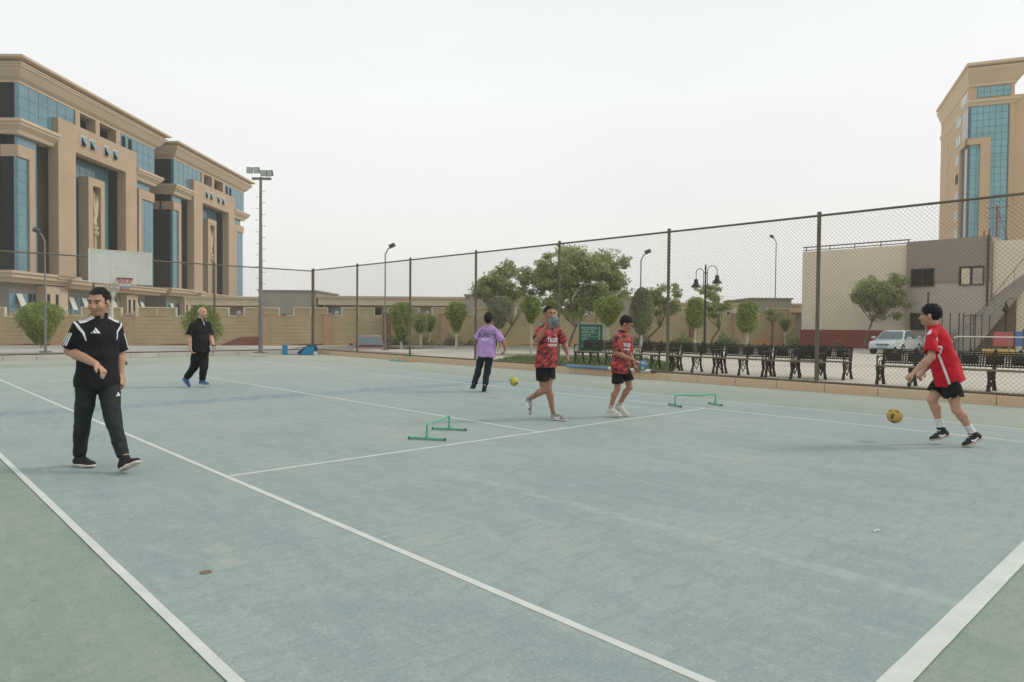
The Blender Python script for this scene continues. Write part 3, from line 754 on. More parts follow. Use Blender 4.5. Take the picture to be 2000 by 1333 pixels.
# ================================================================== benches
m_cast = M('black_cast_iron', (0.030, 0.027, 0.022), 0.6, 0.3, 6.0)
m_slat = M('weathered_bench_slat', (0.19, 0.155, 0.105), 0.8, 0.2, 3.0)
def make_bench(L=1.3):
    t = thing('park_bench', 'bench', 'bench', (0, 0, 0), 0)
    def side(kind):
        mb = MB()
        mb.tube([(-.03, 0, 0), (.04, 0, .22), (.0, 0, .42)], [.042, .030, .034], 6)          # front leg
        mb.tube([(.50, 0, 0), (.42, 0, .22), (.42, 0, .42), (.52, 0, .80)], [.042, .030, .034, .024], 6)  # back leg and back upright
        mb.tube([(-.02, 0, .40), (.44, 0, .40)], .02, 6)
        mb.tube([(.08, 0, .38), (.12, 0, .2), (.21, 0, .1), (.30, 0, .2), (.35, 0, .38)], .014, 6)
        mb.tube([(.15, 0, .34), (.20, 0, .24), (.26, 0, .34), (.20, 0, .38), (.15, 0, .34)], .012, 6)
        if kind:
            mb.tube([(0, 0, .42), (-.02, 0, .55), (-.03, 0, .62), (.0, 0, .665), (.05, 0, .65), (.045, 0, .61), (.01, 0, .61)], .017, 6)
            mb.tube([(.0, 0, .66), (.2, 0, .645), (.47, 0, .64)], .017, 6)
            mb.tube([(.1, 0, .43), (.16, 0, .55), (.3, 0, .55), (.34, 0, .43)], .011, 6)
        return mb
    side(True).build('end_frame', m_cast, t, True, (0, 0, 0)); side(True).build('end_frame', m_cast, t, True, (0, L, 0))
    side(False).build('middle_leg', m_cast, t, True, (0, L / 2, 0))
    sm = MB().bevbox(-.045, .045, -.05, L + .05, -.014, .014, .005).mesh('seat_slat')
    for k in range(4): link('seat_slat', sm, m_slat, t, (.02 + k * .115, 0, .435))
    # backrest: iron lattice between two rails
    def pt(h): return .425 + (h - .45) * .28
    mb = MB()
    for h, w in ((.50, .03), (.545, .02), (.76, .03), (.80, .02)): mb.bevbox(pt(h) - .015, pt(h) + .015, 0, L, h - w / 2, h + w / 2, .004)
    n = int(L / .048)
    for k in range(n + 1):
        yy = k * L / n; mb.tube([(pt(.5), yy, .5), (pt(.78), yy, .78)], .0135, 4)
    for h in (.58, .625, .67, .715): mb.tube([(pt(h), 0, h), (pt(h), L, h)], .0125, 4)
    for k in range(3):
        yy = L * (k + .5) / 3
        mb.bevbox(pt(.63) - .01, pt(.63) + .01, yy - .15, yy + .15, .545, .735, .004)
    mb.build('backrest', m_cast, t)
    mb = MB()
    for k in range(3): mb.lathe([(0, -.01), (.035, 0), (.03, .03), (.012, .05), (0, .06)], 8, (pt(.81), L * (k + .5) / 3, .81))
    fm = MB().lathe([(0, -.01), (.035, 0), (.03, .03), (.012, .05), (0, .06)], 8).mesh('finial', True)
    for k in range(3): link('finial', fm, m_cast, t, (pt(.81), L * (k + .5) / 3, .81))
    return t
bp = make_bench(1.29)
spots = [  # x, y of the near-end, turn, label
 (14.62, 12.85, 0, 'iron bench standing alone in front of the green notice board'),
 (14.42, 10.36, 0, 'black iron bench right beside the boy bouncing the blue ball'),
 (14.40, 8.96, 0, 'black iron bench just right of the sixth fence post, second in its row'),
 (14.40, 7.56, 0, 'black iron bench third in the row, below the lantern lamp'),
 (14.40, 6.16, 1, 'black iron bench at the right end of the row of four'),
 (15.05, 5.80, 0, 'rear iron bench whose lattice end shows past the tall fence post'),
 (14.15, 3.42, 3, 'black iron bench left of the boy in the plain red jersey'),
 (14.22, 2.0, 0, 'black iron bench right of the boy in the plain red jersey, at the edge'),
]
for i, (x, y, a, lab) in enumerate(spots):
    o = bp if i == 0 else copy_tree(bp)
    o.location = (x, y, Z_OUT); o.rotation_euler.z = rad(a); o['label'] = lab; o['group'] = 'iron park benches behind the fence'

# ================================================================== lamps and poles
m_pole = M('galvanised_pole', (0.20, 0.19, 0.17), 0.5, 0.12, 3.0, metal=0.2)
m_head = M('dark_lamp_head', (0.09, 0.09, 0.09), 0.5)
def street_lamp(label, r, d, H, side, sc=1.0):
    t = thing('street_lamp', label, 'street lamp', K(r, d, Z_OUT), YAW, 'tall street lamps')
    H -= Z_OUT
    MB().tube([(0, 0, 0), (0, 0, .9), (0, 0, .92), (0, 0, H - .45)], [.055, .05, .042, .030], 10).build('pole', m_pole, t, True)
    MB().tube([(0, 0, H - .46), (side * .12, 0, H - .2), (side * .28, 0, H - .08)], .03, 8).build('arm', m_pole, t, True)
    mb = MB(); rings = []
    for q, w in ((-.02, .03), (.04, .06), (.14, .085), (.25, .08), (.33, .03)):
        c = Vector((side * (.2 + q * .8), 0, H - .08 + q * .38)); rings.append([(c.x + side * -.05 * math.sin(a), w * math.cos(a), c.z + .09 * math.sin(a)) for a in [2 * PI * k / 10 for k in range(10)]])
    mb.loft(rings).build('lamp_head', m_head, t, True)
    MB().bevbox(-.16, .16, -.16, .16, 0, .06, .02).build('base_plate', m_pole, t)
    return t
street_lamp('grey street lamp in front of the nearest office block, head to the left', -19.05, 28.2, 5.12, -1)
street_lamp('tall grey street lamp left of the pruned trees, head to the right', -6.2, 33.7, 5.25, 1)
street_lamp('grey street lamp right of the big tree, head to the right', 6.3, 34.0, 5.1, 1)
street_lamp('tall grey street lamp beside the beige building, head to the left', 19.0, 50.0, 8.0, -1)

fm_ = thing('floodlight_mast', 'grey floodlight mast with climbing pegs beyond the far fence', 'floodlight', K(-10.7, 29.4, Z_OUT), YAW)
Hm = 7.45
MB().tube([(0, 0, 0), (0, 0, Hm)], [.095, .055], 12).build('pole', m_pole, fm_, True)
MB().bevbox(-.25, .25, -.25, .25, 0, .05, .02).build('base_plate', m_pole, fm_)
pegm = MB().tube([(0, 0, 0), (.14, 0, 0), (.15, 0, .03)], .009, 5).mesh('peg')
for k in range(20):
    z = 2.2 + k * .245; s = 1 if k % 2 else -1
    o = link('climbing_peg', pegm, m_pole, fm_, (s * .06, 0, z)); o.rotation_euler.z = 0 if s > 0 else PI
MB().bevbox(-.36, .44, -.05, .05, Hm - .12, Hm - .02, .01).build('crossbar', m_pole, fm_)
for x, a in ((-.46, .25), (-.16, -.1), (.13, .1), (.40, -.3)):
    fl = MB().loft([[(-.11, -.1, -.11), (.11, -.1, -.11), (.11, -.1, .11), (-.11, -.1, .11)], [(-.15, .02, -.15), (.15, .02, -.15), (.15, .02, .15), (-.15, .02, .15)], [(-.15, .06, -.15), (.15, .06, -.15), (.15, .06, .15), (-.15, .06, .15)]]).build('floodlight', m_head, fm_)
    fl.scale = (.85, .85, .85); fl.location = (x, 0, Hm + .16 + .04 * (x < 0) * 3); fl.rotation_euler = (rad(-12), 0, PI + a)
    MB().box(-.13, .13, .061, .066, -.13, .13).build('lens', M('floodlight_glass', (.45, .46, .45), .2), fl)

# double-armed lantern
dl = thing('lantern_post', 'black lamp post with two bell lanterns on curved arms', 'lamp post', K(9.2, 33.0, Z_OUT), YAW)
m_bl = M('black_lamp_paint', (0.022, 0.024, 0.026), 0.4, 0.2)
H = 4.3 - Z_OUT
MB().tube([(0, 0, 0), (0, 0, .5), (0, 0, .55), (0, 0, 2.6), (0, 0, 2.65), (0, 0, H - .1)], [.11, .09, .06, .05, .045, .035], 10).lathe([(.03, 0), (.06, .03), (.03, .1), (.045, .13), (.0, .25)], 8, (0, 0, H - .12)).lathe([(.03, 0), (.075, .02), (.075, .05), (.03, .07)], 8, (0, 0, H - .35)).lathe([(.03, 0), (.075, .02), (.075, .05), (.03, .07)], 8, (0, 0, H - .95)).build('post', m_bl, dl, True)
for s, w, zt in ((-1, .36, 0), (1, .46, .1)):
    yy = 0.35 * s * -1
    arc = [(s * .09, 0, H - 1.1), (s * .09, 0, H - .3 + zt)] + [(s * (.09 + w / 2 * (1 - math.cos(a))), 0, H - .3 + zt + w / 2 * math.sin(a)) for a in [PI * k / 10 for k in range(1, 11)]] + [(s * (.09 + w), 0, H - .62 + zt * 2)]
    MB().tube(arc, .018, 7).build('arm', m_bl, dl, True)
    zc = H - .62 + zt * 2
    ln = MB().lathe([(.0, 0), (.09, -.0), (.10, -.16), (.12, -.2), (.24, -.36), (.245, -.39), (.15, -.39)], 14, (s * (.09 + w), 0, zc)).build('lantern', m_bl, dl, True)
    MB().lathe([(.0, -.56), (.07, -.54), (.12, -.46), (.125, -.392), (0, -.391)], 12, (s * (.09 + w), 0, zc)).build('globe', M('frosted_globe', (.5, .48, .40), .3), ln, True)
sl = thing('wall_lantern', 'small black lantern on a swan neck in front of the stair', 'lantern', K(24.2, 33.9, Z_OUT), YAW)
MB().tube([(0, 0, 0), (0, 0, 2.6)], .035, 8).build('post', m_bl, sl, True)
MB().tube([(0, 0, 2.6)] + [(.3 - .3 * math.cos(a), 0, 2.6 + .2 * math.sin(a)) for a in [PI * k / 8 for k in range(1, 6)]], .016, 6).build('neck', m_bl, sl, True)
MB().lathe([(0, 2.55), (.05, 2.55), (.06, 2.45), (.14, 2.3), (.14, 2.2), (.05, 2.1), (0, 2.1)], 10).build('lantern', m_bl, sl, True)

# ================================================================== basketball hoop
hp = thing('basketball_hoop', 'white basketball backboard with hoop and net on a steel stand', 'basketball hoop', (3.55, 23.2, 0), 0)
m_wh = M('white_steel_paint', (0.62, 0.60, 0.54), 0.5, 0.08, 3.0)
m_bb = M('milky_backboard', (0.50, 0.51, 0.47), 0.3, 0.08, 1.5)
MB().bevbox(-.86, .86, -.03, .03, 2.62, 3.6, .01).build('backboard', m_bb, hp)
mb = MB()
for a in ((-.88, .88, 2.6, 2.625), (-.88, .88, 3.595, 3.62), (-.88, -.855, 2.625, 3.595), (.855, .88, 2.625, 3.595)): mb.box(a[0], a[1], -.04, .04, a[2], a[3])
mb.build('board_rim', m_wh, hp)
mb = MB()
for a in ((-.27, .27, 3.13, 3.17), (-.27, -.225, 2.75, 3.13), (.225, .27, 2.75, 3.13)): mb.box(a[0], a[1], -.036, -.031, a[2], a[3])
mb.build('shooting_square', m_line, hp)
ring = [(.23 * math.cos(a), -.42 + .23 * math.sin(a), 2.74) for a in [2 * PI * k / 28 for k in range(29)]]
hr = MB().tube(ring, .012, 6).tube([(-.08, -.04, 2.74), (-.08, -.22, 2.74)], .012, 6).tube([(.08, -.04, 2.74), (.08, -.22, 2.74)], .012, 6).build('rim', M('dark_rim', (.10, .05, .04), .6), hp, True)
def net_band(z0, z1, r0, r1, mat):
    mb = MB(); n = 12
    for k in range(n):
        for s in (-1, 1):
            a, b = 2 * PI * k / n, 2 * PI * (k + s * .5) / n
            mb.tube([(r0 * math.cos(a), -.42 + r0 * math.sin(a), z0), (r1 * math.cos(b), -.42 + r1 * math.sin(b), z1)], .007, 4)
    return mb.build('net', mat, hr)
nr, nw, nb_ = M('red_net_cord', (.45, .10, .08), .9), M('white_net_cord', (.7, .68, .66), .9), M('blue_net_cord', (.12, .18, .4), .9)
for z0, z1, ra, rb, mt in ((2.74, 2.66, .23, .185, nr), (2.66, 2.58, .185, .155, nr), (2.58, 2.5, .155, .135, nw), (2.5, 2.43, .135, .12, nb_), (2.43, 2.36, .12, .115, nr)): net_band(z0, z1, ra, rb, mt)
for x in (-.09, .09): MB().tube([(x, 1.5, 0), (x, 1.5, 1.9), (x, 1.35, 2.45), (x, .5, 2.85), (x, .05, 2.95)], .055, 8).build('stand_tube', m_wh, hp, True)
MB().tube([(-.55, .05, 2.68), (-.12, .9, 2.45), (-.09, 1.45, 2.1)], .03, 8).build('brace', m_wh, hp, True)
MB().tube([(.55, .05, 2.68), (.12, .9, 2.45), (.09, 1.45, 2.1)], .03, 8).build('brace', m_wh, hp, True)
MB().bevbox(-.45, .45, 1.1, 2.1, 0, .12, .02).build('base', M('dark_base', (.08, .08, .075), .7), hp)
MB().bevbox(-.16, .16, 1.38, 1.62, .12, 1.25, .03).build('post_pad', M('dark_pad', (.06, .065, .065), .7), hp)

# ================================================================== hurdles, barrier, blue kit
m_hg = M('green_plastic_pipe', (0.12, 0.40, 0.26), 0.45, 0.12, 5.0)
m_hd = M('dark_green_tape', (0.03, 0.13, 0.08), 0.6)
def hurdle(label, loc, rz, W=.82, hgt=.18, foot=.40):
    t = thing('training_hurdle', label, 'hurdle', loc, rz, 'green pipe training hurdles')
    for s in (-1, 1):
        b = MB().tube([(s * W / 2, -foot / 2, .02), (s * W / 2, foot / 2, .02)], .0145, 10).build('foot', m_hg, t, True)
        MB().tube([(s * W / 2, -foot / 2 - .004, .02), (s * W / 2, -foot / 2 + .012, .02)], .019, 10).build('end_cap', m_hd, b, True)
        MB().tube([(s * W / 2, foot / 2 - .012, .02), (s * W / 2, foot / 2 + .004, .02)], .019, 10).build('end_cap', m_hd, b, True)
        MB().tube([(s * W / 2, 0, .02), (s * W / 2, 0, hgt)], .0135, 10).lathe([(.0, -.005), (.022, 0), (.022, .045), (.017, .05)], 10, (s * W / 2, 0, .015)).build('upright', m_hg, t, True)
    MB().tube([(-W / 2, 0, hgt - .005), (-W / 2 + .015, 0, hgt + .012), (-W * .25, 0, hgt + .014), (0, 0, hgt + .004), (W * .25, 0, hgt + .012), (W / 2 - .015, 0, hgt + .016), (W / 2, 0, hgt)], .0135, 10).build('crossbar', m_hg, t, True)
    return t
hurdle('green pipe hurdle on the blue court, nearest the camera', (2.95, 6.14, .004), math.atan2(.50, .78), foot=.47)
hurdle('green pipe hurdle near the right singles sideline', (8.43, 5.81, .004), math.atan2(-.35, .72))
bh = thing('broken_hurdle', 'green pipe hurdle collapsed against the kerb at the far right', 'hurdle', (12.5, 21.1, 0), rad(-60), 'green pipe training hurdles')
MB().tube([(-.45, 0, .02), (.1, .05, .02)], .016, 8).build('foot', m_hg, bh, True)
MB().tube([(-.35, 0, .03), (-.12, .03, .22), (.02, .02, .05)], .013, 8).build('crossbar', m_hg, bh, True)
MB().tube([(.1, .05, .03), (.28, .02, .18), (.5, 0, .2)], .013, 8).build('upright', m_hg, bh, True)
MB().tube([(.0, -.2, .02), (.55, -.12, .02)], .016, 8).build('foot', m_hg, bh, True)
brk = tag(MB().bevbox(-.2, .2, -.06, .06, 0, .05, .01).build('brick', M('orange_brick', (.55, .27, .14), .9)), 'loose orange brick by the collapsed hurdle', 'brick')
brk.location = (12.6, 20.6, 0); brk.rotation_euler.z = rad(95)

br = thing('barrier_pole', 'blue and white barrier pole lying on the kerb stones', 'pole', (12.86, 12.9, .222), math.atan2(-3.1, .10))
MB().tube([(0, 0, 0), (1.55, 0, 0)], .048, 12).build('blue_section', M('chalky_blue_paint', (.13, .23, .36), .6), br, True)
MB().tube([(1.551, 0, 0), (2.95, 0, 0)], .046, 12).build('white_section', M('chalky_white_paint', (.66, .62, .55), .6), br, True)
MB().tube([(2.951, 0, 0), (3.08, 0, 0)], .05, 12).build('end_cap', m_head, br, True)

m_bp = M('bright_blue_plastic', (.03, .24, .42), .45, .12, 3.0)
m_bp2 = M('dark_blue_cloth', (.02, .05, .11), .8)
bk = thing('blue_trolley', 'blue trolley tipped over by the far corner of the fence', 'trolley', (11.9, 28.2, 0), YAW + rad(6))
MB().loft([[(.1, -.25, .02), (.75, -.25, .02), (.75, -.25, .40), (.42, -.25, .40)], [(.1, .25, .02), (.75, .25, .02), (.75, .25, .40), (.42, .25, .40)]]).build('bin', m_bp, bk)
MB().loft([[(.12, -.255, .03), (.38, -.255, .36), (.33, -.255, .36), (-.02, -.255, .1)], [(.12, .2, .03), (.38, .2, .36), (.33, .2, .36), (-.02, .2, .1)]]).build('lid', m_bp2, bk)
MB().box(.40, .77, -.27, .26, .401, .44).build('rim', m_bp2, bk)
MB().bevbox(-.68, -.47, -.1, .1, 0, .45, .02).build('handle_panel', m_bp, bk)
MB().tube([(-.6, -.05, .03), (.1, -.2, .03)], .015, 6).tube([(-.6, .1, .2), (.3, .1, .35)], .012, 6).build('frame', m_bp2, bk)
wm_ = MB().tube([(.8, -.3, .09), (.8, -.24, .09)], .085, 14).build('wheel', m_wh, bk, True)
MB().bevbox(.72, .80, -.2, .22, .06, .38, .01).build('back_panel', m_bp2, bk)

# ================================================================== notice board
sg = thing('notice_board', 'green notice board with white lines of lettering on the lawn', 'sign', K(3.05, 26.8, Z_OUT), YAW)
m_sg = M('green_sign_panel', (0.018, 0.13, 0.075), 0.5, 0.12, 2.0)
m_sf = M('pale_sign_frame', (.36, .43, .36), .6)
m_tx = M('white_sign_lettering', (.68, .70, .66), .6)
MB().box(-.46, .46, -.02, .02, .22, 1.33).build('panel', m_sg, sg)
mb = MB(); mb.box(-.5, -.461, -.04, .04, 0, 1.37); mb.build('frame_post', m_sf, sg); MB().box(.461, .53, -.04, .04, 0, 1.37).build('frame_post', m_sf, sg)
MB().box(-.46, .46, -.035, .035, 1.331, 1.37).build('frame_top', m_sf, sg)
mb = MB(); rr = random.Random(5)
for row, z in enumerate((1.20, 1.05, .92, .78, .48)):
    words = [[.3, .26], [.3, .2], [.2, .1], [.25], [.28, .2, .1]][row]; x = -.36
    for w in words:
        e = x + w
        while x < e - .02:
            q = rr.uniform(.018, .03); h = rr.choice((.05, .065, .07)); 
            mb.box(x, x + .007, -.026, -.0215, z - .03, z - .03 + h); mb.box(x + .0071, x + q, -.026, -.0215, z - .03 + rr.choice((0, h * .4, h - .012)), z - .018 + rr.choice((0, .01)) + .0) if False else mb.box(x + .0071, x + q, -.026, -.0215, z - .03, z - .02)
            mb.box(x + .0071, x + q, -.026, -.0215, z - .03 + h - .022, z - .03 + h - .012); x += q + .01
        x = e + .05
for z in (1.13, .99, .85, .72): mb.box(-.36, .36, -.025, -.0215, z - .004, z + .004)
for z in (1.20, 1.05, .92, .78, .66):
    mb.add([(.30, -.026, z + .05), (.37, -.026, z), (.30, -.026, z - .05), (.33, -.026, z)], [(0, 1, 2, 3)])
stuff(mb.build('lettering', m_tx, sg))

# ================================================================== cars
def lerp(a, b, t): return a + (b - a) * t
def car(label, loc, rz, paint, group='parked cars'):
    t = thing('parked_car', label, 'car', loc, rz, group)
    m_cg = glass('car_glass', (.10, .14, .15), .05, 1.6); m_ty = M('tyre_rubber', (.02, .02, .02), .9); m_rim = M('alloy_rim', (.4, .4, .4), .35, metal=.6)
    m_lt = M('headlight_lens', (.55, .58, .58), .15, coat=.5)
    # body: cross sections along x (front at -x)
    secs = [(-2.18, .38, .62, .62), (-2.1, .30, .70, .76), (-1.7, .27, .78, .83), (-.95, .26, .86, .86), (.0, .26, .90, .87), (.9, .26, .93, .87), (1.6, .28, .96, .84), (2.05, .32, .93, .78), (2.15, .42, .80, .68)]
    rings = []
    for x, zb, zt, w in secs:
        zm = zb + (zt - zb) * .6
        rings.append([(x, -w * .92, zb), (x, w * .92, zb), (x, w, zb + .1), (x, w, zm), (x, w * .94, zt - .03), (x, w * .82, zt), (x, -w * .82, zt), (x, -w * .94, zt - .03), (x, -w, zm), (x, -w, zb + .1)])
    MB().loft(rings).build('body', paint, t, True)
    cab = [(-1.05, .86, .74, .74), (-.35, 1.36, .60, .60), (-.15, 1.42, .57, .58), (.75, 1.42, .57, .57), (1.0, 1.38, .58, .58), (1.75, .95, .70, .70)]
    base = .86
    lo = [(x, -w1 if False else -.76, base) for x, z, w, w1 in cab]
    ringsR = []
    for x, z, w, w1 in cab:
        ringsR.append([(x, -.77, base), (x, -w - .01, z - .03), (x, -w + .08, z), (x, w - .08, z), (x, w + .01, z - .03), (x, .77, base)])
    MB().loft(ringsR, cap=True, closed=False).build('cabin', paint, t, True)
    def pan(a, b, c, d, name='window'):
        n = (Vector(b) - Vector(a)).cross(Vector(d) - Vector(a)).normalized() * .012
        q = [Vector(p) for p in (a, b, c, d)]
        MB().add([tuple(p) for p in q] + [tuple(p + n) for p in q], [(0,1,2,3),(7,6,5,4),(0,4,5,1),(1,5,6,2),(2,6,7,3),(3,7,4,0)]).build(name, m_cg, t)
    pan((-1.00, .68, .915), (-1.00, -.68, .915), (-.40, -.53, 1.335), (-.40, .53, 1.335), 'windscreen')
    pan((1.66, -.62, 1.03), (1.66, .62, 1.03), (1.06, .5, 1.36), (1.06, -.5, 1.36), 'rear_window')
    for s in (-1, 1):
        q = [(-.86, s * .775, .93), (.25, s * .775, .93), (.25, s * .60, 1.37), (-.33, s * .63, 1.34)]
        q2 = [(.32, s * .775, .93), (1.38, s * .76, .95), (.98, s * .61, 1.34), (.32, s * .60, 1.37)]
        for k in (q, q2):
            kk = k if s < 0 else k[::-1]; pan(*kk)
        MB().bevbox(-.82, -.66, s * .97 - .1, s * .97 + .1, .90, 1.03, .03).build('mirror', paint, t)
        hl = MB().loft([[(-2.16, s * .40, .56), (-2.16, s * .70, .58), (-2.1, s * .72, .70), (-2.12, s * .42, .66)], [(-1.9, s * .45, .6), (-1.85, s * .84, .62), (-1.8, s * .82, .76), (-1.95, s * .48, .72)]]).build('headlight', m_lt, t)
        MB().bevbox(2.02, 2.19, s * .62 - .12, s * .62 + .12, .62, .82, .02).build('tail_light', M('red_tail_light', (.35, .03, .02), .25), t)
        for x in (-1.35, 1.3):
            wh = MB().tube([(x, s * .64, .31), (x, s * .86, .31)], .31, 20).build('tyre', m_ty, t, True)
            MB().tube([(x, s * .861, .31), (x, s * .872, .31)], .20, 14).build('rim', m_rim, wh)
    gr = MB().bevbox(-2.20, -2.12, -.36, .36, .52, .62, .02).build('grille', m_head, t)
    MB().box(-2.215, -2.201, -.34, .34, .555, .575).build('grille_bar', m_rim, gr)
    MB().box(-2.215, -2.2, -.24, .24, .36, .48).build('number_plate', M('blue_white_plate', (.35, .45, .6), .5), t)
    MB().bevbox(-2.19, -2.05, -.6, .6, .28, .34, .01).build('air_dam', m_head, t)
    MB().tube([(-.98, -.3, .95), (-.75, .25, 1.06)], .008, 4).build('wiper', m_head, t)
    return t
m_pw = M('silver_white_paint', (.58, .62, .63), .3, .06, 1.0, coat=.6, spec=.5)
m_pm = M('dark_red_paint', (.20, .045, .03), .3, .08, 1.0, coat=.5, spec=.5)
c1 = car('silvery white saloon car parked by the red wall, bonnet towards us', tuple(K(19.55, 35.2, Z_OUT)), YAW + rad(43), m_pw); c1.scale = (.86, .86, .84)
c2 = copy_tree(c1); c2.location = tuple(K(23.5, 38.2, Z_OUT)); c2.rotation_euler.z = YAW + rad(59); c2['label'] = 'white car almost hidden behind the boy in the plain red jersey'
c3 = car('dark red saloon with bluish windscreen beyond the far corner of the fence', (17.6, 31.4, -0.62), YAW + rad(101), m_pm)

# ================================================================== play corner on the right
pc = thing('play_structure', 'red and blue play panels over a yellow base behind the benches', 'play structure', K(21.6, 29.9, Z_OUT), YAW)
MB().bevbox(-.75, .1, 0, .06, .55, 1.15, .01).build('red_panel', M('red_plastic', (.42, .10, .09), .5), pc)
MB().bevbox(.18, .5, .0, .06, .55, 1.2, .01).build('blue_panel', M('blue_plastic', (.07, .15, .33), .5), pc)
MB().bevbox(-1.05, .1, -.1, .3, .08, .42, .03).build('yellow_base', M('yellow_plastic', (.55, .36, .10), .5), pc)
MB().bevbox(.15, .7, -.1, .3, .06, .38, .03).build('green_base', M('dull_green_plastic', (.28, .30, .15), .5), pc)
for x in (-.8, .14, .55): MB().tube([(x, .03, 0), (x, .03, 1.3)], .03, 8).build('post', m_iron, pc, True)
pr = thing('pipe_railing', 'pale pipe railing running behind the right hand benches', 'railing', K(18.0, 28.0, Z_OUT), YAW)
MB().tube([(0, 0, .97), (6.5, 0, .95)], .025, 8).build('rail', m_wh, pr, True)
pm_ = MB().tube([(0, 0, 0), (0, 0, .97)], .022, 8).mesh('post', True)
for k in range(4): link('post', pm_, m_pole, pr, (.05 + k * 2.1, 0, 0))
ig = thing('iron_gate', 'rusty iron gate frame standing before the grey block', 'gate', K(19.95, 31.2, Z_OUT), YAW)
ps = MB().tube([(0, 0, 0), (0, 0, 2.0)], .025, 6).mesh('bar', True)
for x in (-.55, -.18, .22, .42, .75, .95, 1.25, 1.6): link('bar', ps, m_iron, ig, (x, 0, -.02 * abs(x)))
MB().tube([(.4, -.03, 1.88), (1.25, -.03, 1.88)], .025, 6).build('top_bar', m_iron, ig, True)
MB().tube([(.4, -.03, .9), (1.25, -.03, .9)], .02, 6).build('cross_bar', m_iron, ig, True)
mb = MB()
for k in range(4): mb.lathe([(0, 0), (.05, .05), (0, .1)], 6, (.85, -.03, 1.0 + k * .22))
mb.tube([(.85, -.03, .9), (.85, -.03, 1.88)], .012, 5); mb.build('ornament', m_iron, ig)
po = tag(MB().tube([(0, 0, 0), (0, 0, 3.0)], .045, 8).lathe([(.0, 0), (.06, .0), (.05, .06), (0, .08)], 8, (0, 0, 3.0)).build('steel_post', m_iron, smooth=True), 'lone brown steel post above the head of the boy in red', 'post')
po.location = K(20.2, 33.6, Z_OUT)

# ================================================================== balls (a seam grid and patches)
def ball(label, loc, r, c1, c2, c3, rough=.6, seed=0):
    t = thing('handball', label, 'ball', loc, 0, 'handballs')
    bm = bmesh.new(); bmesh.ops.create_icosphere(bm, subdivisions=4, radius=r)
    cen = []
    ph = (1 + 5 ** .5) / 2
    for a in (-1, 1):
        for b in (-ph, ph): cen += [(0, a, b), (a, b, 0), (b, 0, a)]
    cen = [Vector(c).normalized() for c in cen]
    rr = random.Random(seed); rot = Matrix.Rotation(rr.random() * 6, 3, Vector((rr.random(), rr.random(), rr.random())).normalized())
    cen = [rot @ c for c in cen]
    pent = bmesh.new()
    me = bpy.data.meshes.new('ball_shell'); 
    for v in bm.verts:                                 # grooves between the panels
        d = v.co.normalized(); ds = sorted((d - c).length for c in cen)
        if ds[1] - ds[0] < .09: v.co *= .985
    for f in bm.faces: f.smooth = True
    bm.faces.ensure_lookup_table()
    for f in bm.faces:
        d = f.calc_center_median().normalized(); ds = sorted(((d - c).length, i) for i, c in enumerate(cen))
        f.material_index = 1 if ds[0][0] < .30 + .12 * math.sin(d.x * 9 + d.z * 7 + seed) and ds[0][1] % 2 == 0 else (2 if ds[0][1] % 3 == 0 else 0)
    bm.to_mesh(me); bm.free(); pent.free()
    for i, c in enumerate((c1, c2, c3)): me.materials.append(M('ball_%s_%d' % (seed, i), c, rough, .15, 20, bump=.2, bscale=200))
    link('ball_shell', me, None, t)
    return t
ball('yellow and black ball in the air in front of the running boy', (6.98, 2.09, .32), .090, (.50, .33, .06), (.13, .085, .03), (.36, .24, .07), seed=1)
ball('yellow ball with dark patches on the court behind the boy hiding his face', (6.83, 8.83, .32), .087, (.48, .42, .06), (.06, .06, .06), (.44, .36, .06), seed=2)
# ================================================================== trees and shrubs
m_leaf_t = M('ficus_leaves', (0.28, 0.345, 0.09), 0.55, 0.25, 1.2, island=0.45, spec=.4, trans=.45)
m_leaf_b = M('dusty_tree_leaves', (0.36, 0.395, 0.18), 0.65, 0.2, 0.8, island=0.4, trans=.45)
m_leaf_y = M('yellow_green_leaves', (0.30, 0.36, 0.10), 0.55, 0.25, 1.0, island=0.45, trans=.45)
m_leaf_d = M('dull_vine_leaves', (0.24, 0.265, 0.155), 0.7, 0.2, 0.8, island=0.35, trans=.45)
m_bark = M('brown_bark', (0.15, 0.115, 0.085), 0.9, 0.25, 6.0, bump=0.5, bscale=30)
m_lime = M('limewashed_bark', (0.52, 0.47, 0.39), 0.9, 0.2, 5.0, bump=0.4, bscale=30)
def leaves(P, N, size, rs, name='crown', flat=0.35):
    """one small bent leaf (two triangles) at every point, tilted about the outward direction N"""
    n = len(P)
    a = rs.normal(size=(n, 3)); a /= np.linalg.norm(a, axis=1)[:, None]
    t = np.cross(N, a); t /= (np.linalg.norm(t, axis=1)[:, None] + 1e-6)
    nn = N * flat + rs.normal(size=(n, 3)) * (1 - flat); nn /= np.linalg.norm(nn, axis=1)[:, None]
    s = np.cross(nn, t); s /= (np.linalg.norm(s, axis=1)[:, None] + 1e-6); t = np.cross(s, nn)
    L = (size * (0.6 + 0.8 * rs.rand(n)))[:, None]; W = L * (0.42 + .2 * rs.rand(n))[:, None]
    V = np.stack([P - t * L * .5, P + s * W * .5 + nn * L * .08, P + t * L * .5, P - s * W * .5 + nn * L * .08], 1).reshape(-1, 3)
    F = np.arange(n * 4).reshape(-1, 4)
    return V, F
